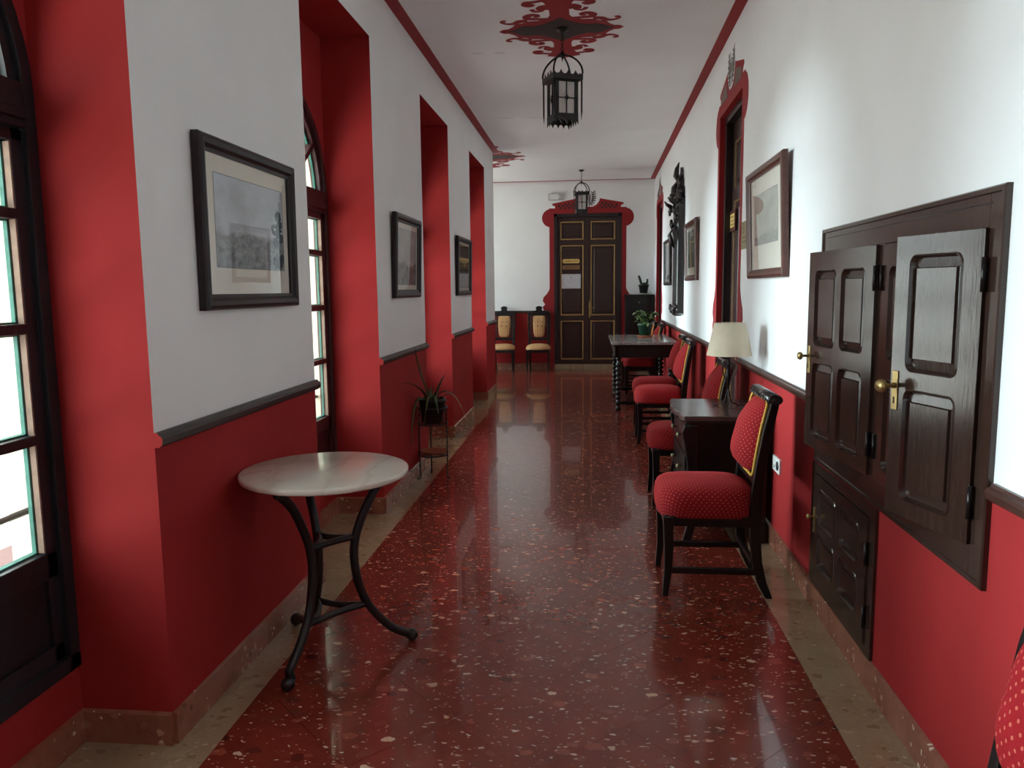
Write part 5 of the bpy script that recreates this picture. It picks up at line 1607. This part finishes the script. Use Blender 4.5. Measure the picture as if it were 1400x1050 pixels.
for z, r in ((0.50, 0.111), (0.205, 0.155)):
    for i in range(3):
        a, b = legpts[i], legpts[(i + 1) % 3]
        p0 = Vector((a[0] * r, a[1] * r, z)); p1 = Vector((b[0] * r, b[1] * r, z))
        mid = Vector(((a[0] + b[0]) * r * 0.16, (a[1] + b[1]) * r * 0.16, z))
        pts = [p0 * (1 - t) ** 2 + mid * 2 * t * (1 - t) + p1 * t * t for t in [k / 10 for k in range(11)]]
        MB().tube(pts, 0.0135, 7).build('ring_bar', 'black_iron', rt)

# ------------------------------------------------------------------ plant stand with aloe
SX, SY = -1.245, 5.985
ps = thing('plant_stand', 'slim three legged black iron plant stand by the second left pier', 'plant stand', (SX, SY, 0), 0)
angs = [math.radians(a) for a in (220, 345, 110)]
for a in angs:
    P = []
    for i in range(31):
        z = 0.02 + 0.56 * i / 30
        r = 0.118 + 0.006 * math.sin(z * 6)
        P.append((r * math.cos(a), r * math.sin(a), z))
    leg = MB().tube(P, [0.006 + (0.0018 if i % 2 else -0.0012) for i in range(31)], 6)
    leg.tube(smooth_path([(0.118 * math.cos(a), 0.118 * math.sin(a), 0.03), (0.126 * math.cos(a), 0.126 * math.sin(a), 0.008), (0.142 * math.cos(a), 0.142 * math.sin(a), 0.006), (0.147 * math.cos(a), 0.147 * math.sin(a), 0.02)], 4), 0.006, 6)
    leg.build('leg', 'black_iron', ps)
for z in (0.19, 0.44, 0.57):
    m = MB()
    m.tube([(0.118 * math.cos(2 * PI * i / 28), 0.118 * math.sin(2 * PI * i / 28), z) for i in range(28)], 0.006, 6, closed=True)
    if z < 0.5:
        for a in angs: m.tube([(0, 0, z - 0.004), (0.118 * math.cos(a), 0.118 * math.sin(a), z - 0.002)], 0.005, 6)
    m.build('ring', 'black_iron', ps)
tag(MB().lathe([(0.07, 0), (0.105, 0.006), (0.113, 0.024), (0.107, 0.026), (0.095, 0.012), (0.0001, 0.010)], 28).build('plant_saucer', 'terracotta', loc=(SX, SY, 0.197)), 'terracotta dish on the lower ring of the iron plant stand', 'saucer')
al = thing('potted_aloe', 'aloe with long arching leaves in a black pot on the iron stand', 'plant', (SX, SY, 0.448), 0)
MB().lathe(pot_shape(0.088, 0.106, 0.195, 0.008), 28).build('pot', 'black_pot', al)
MB().lathe([(0.096, 0.165), (0.0001, 0.175)], 20).build('soil', 'soil', al)
def aloe_leaf(pts, w, mat='aloe_leaf'):
    pp = smooth_path(pts, 6); n = len(pp)
    m = MB(); vs = []; fs = []
    for i, p in enumerate(pp):
        d = pp[min(i + 1, n - 1)] - pp[max(i - 1, 0)]
        d.normalize()
        side = d.cross(Vector((0, 0, 1)))
        if side.length < 0.15: side = d.cross(Vector((0, -1, 0)))
        side.normalize(); up = side.cross(d).normalized()
        ww = w / 2 * (1 - (i / (n - 1)) ** 1.6) + 0.001
        th = ww * 0.38
        vs += [p - side * ww + up * th * 0.4, p - up * th * 0.9, p + side * ww + up * th * 0.4, p - up * th * 0.1]
    for i in range(n - 1):
        for j in range(4):
            k = (j + 1) % 4
            fs.append((4 * i + j, 4 * i + k, 4 * i + 4 + k, 4 * i + 4 + j))
    fs += [(0, 1, 2, 3), (4 * n - 4, 4 * n - 3, 4 * n - 2, 4 * n - 1)]
    m.add(vs, fs, 0, True)
    return m.build('leaf', mat, al)
b = 0.17
def W2L(x, y, z): return (x - SX, y - SY, z - 0.448)
aloe_leaf([(-0.01, 0, b), (-0.05, -0.03, b + 0.13), (-0.085, -0.06, b + 0.27), W2L(-1.352, 5.87, 1.06)], 0.045)
aloe_leaf([(-0.02, -0.02, b), (-0.04, -0.15, b + 0.10), (-0.08, -0.38, b + 0.19), W2L(-1.352, 5.33, 0.835)], 0.034, 'aloe_leaf_dry')
aloe_leaf([(0.01, -0.01, b), (0.09, -0.02, b + 0.085), (0.20, -0.03, b + 0.03), W2L(-0.965, 5.95, 0.475)], 0.036)
aloe_leaf([(0.01, 0.01, b), (0.10, 0.02, b + 0.055), (0.19, 0.02, b + 0.075), W2L(-0.99, 6.0, 0.662)], 0.026, 'aloe_leaf_dry')
aloe_leaf([(0.0, 0.02, b), (0.03, 0.09, b + 0.08), (0.05, 0.18, b + 0.16), W2L(-1.165, 6.22, 0.82)], 0.028, 'aloe_leaf_dry')
aloe_leaf([(-0.02, -0.03, b), (-0.06, -0.14, b + 0.05), (-0.095, -0.24, b - 0.03), W2L(-1.34, 5.62, 0.33)], 0.034)
aloe_leaf([(0.0, -0.02, b), (-0.01, -0.10, b + 0.05), (-0.02, -0.15, b - 0.04), W2L(-1.285, 5.82, 0.42)], 0.032)
aloe_leaf([(0.01, -0.02, b), (0.04, -0.09, b + 0.05), (0.06, -0.13, b + 0.0), W2L(-1.165, 5.83, 0.54)], 0.032)
aloe_leaf([(0.0, 0.0, b), (0.01, -0.01, b + 0.06), (0.02, 0.0, b + 0.13)], 0.034)
aloe_leaf([(0.01, 0.01, b), (0.03, 0.01, b + 0.06), (0.05, 0.02, b + 0.15)], 0.03)
aloe_leaf([(-0.01, 0.01, b), (-0.02, 0.03, b + 0.06), (-0.02, 0.05, b + 0.12)], 0.03)
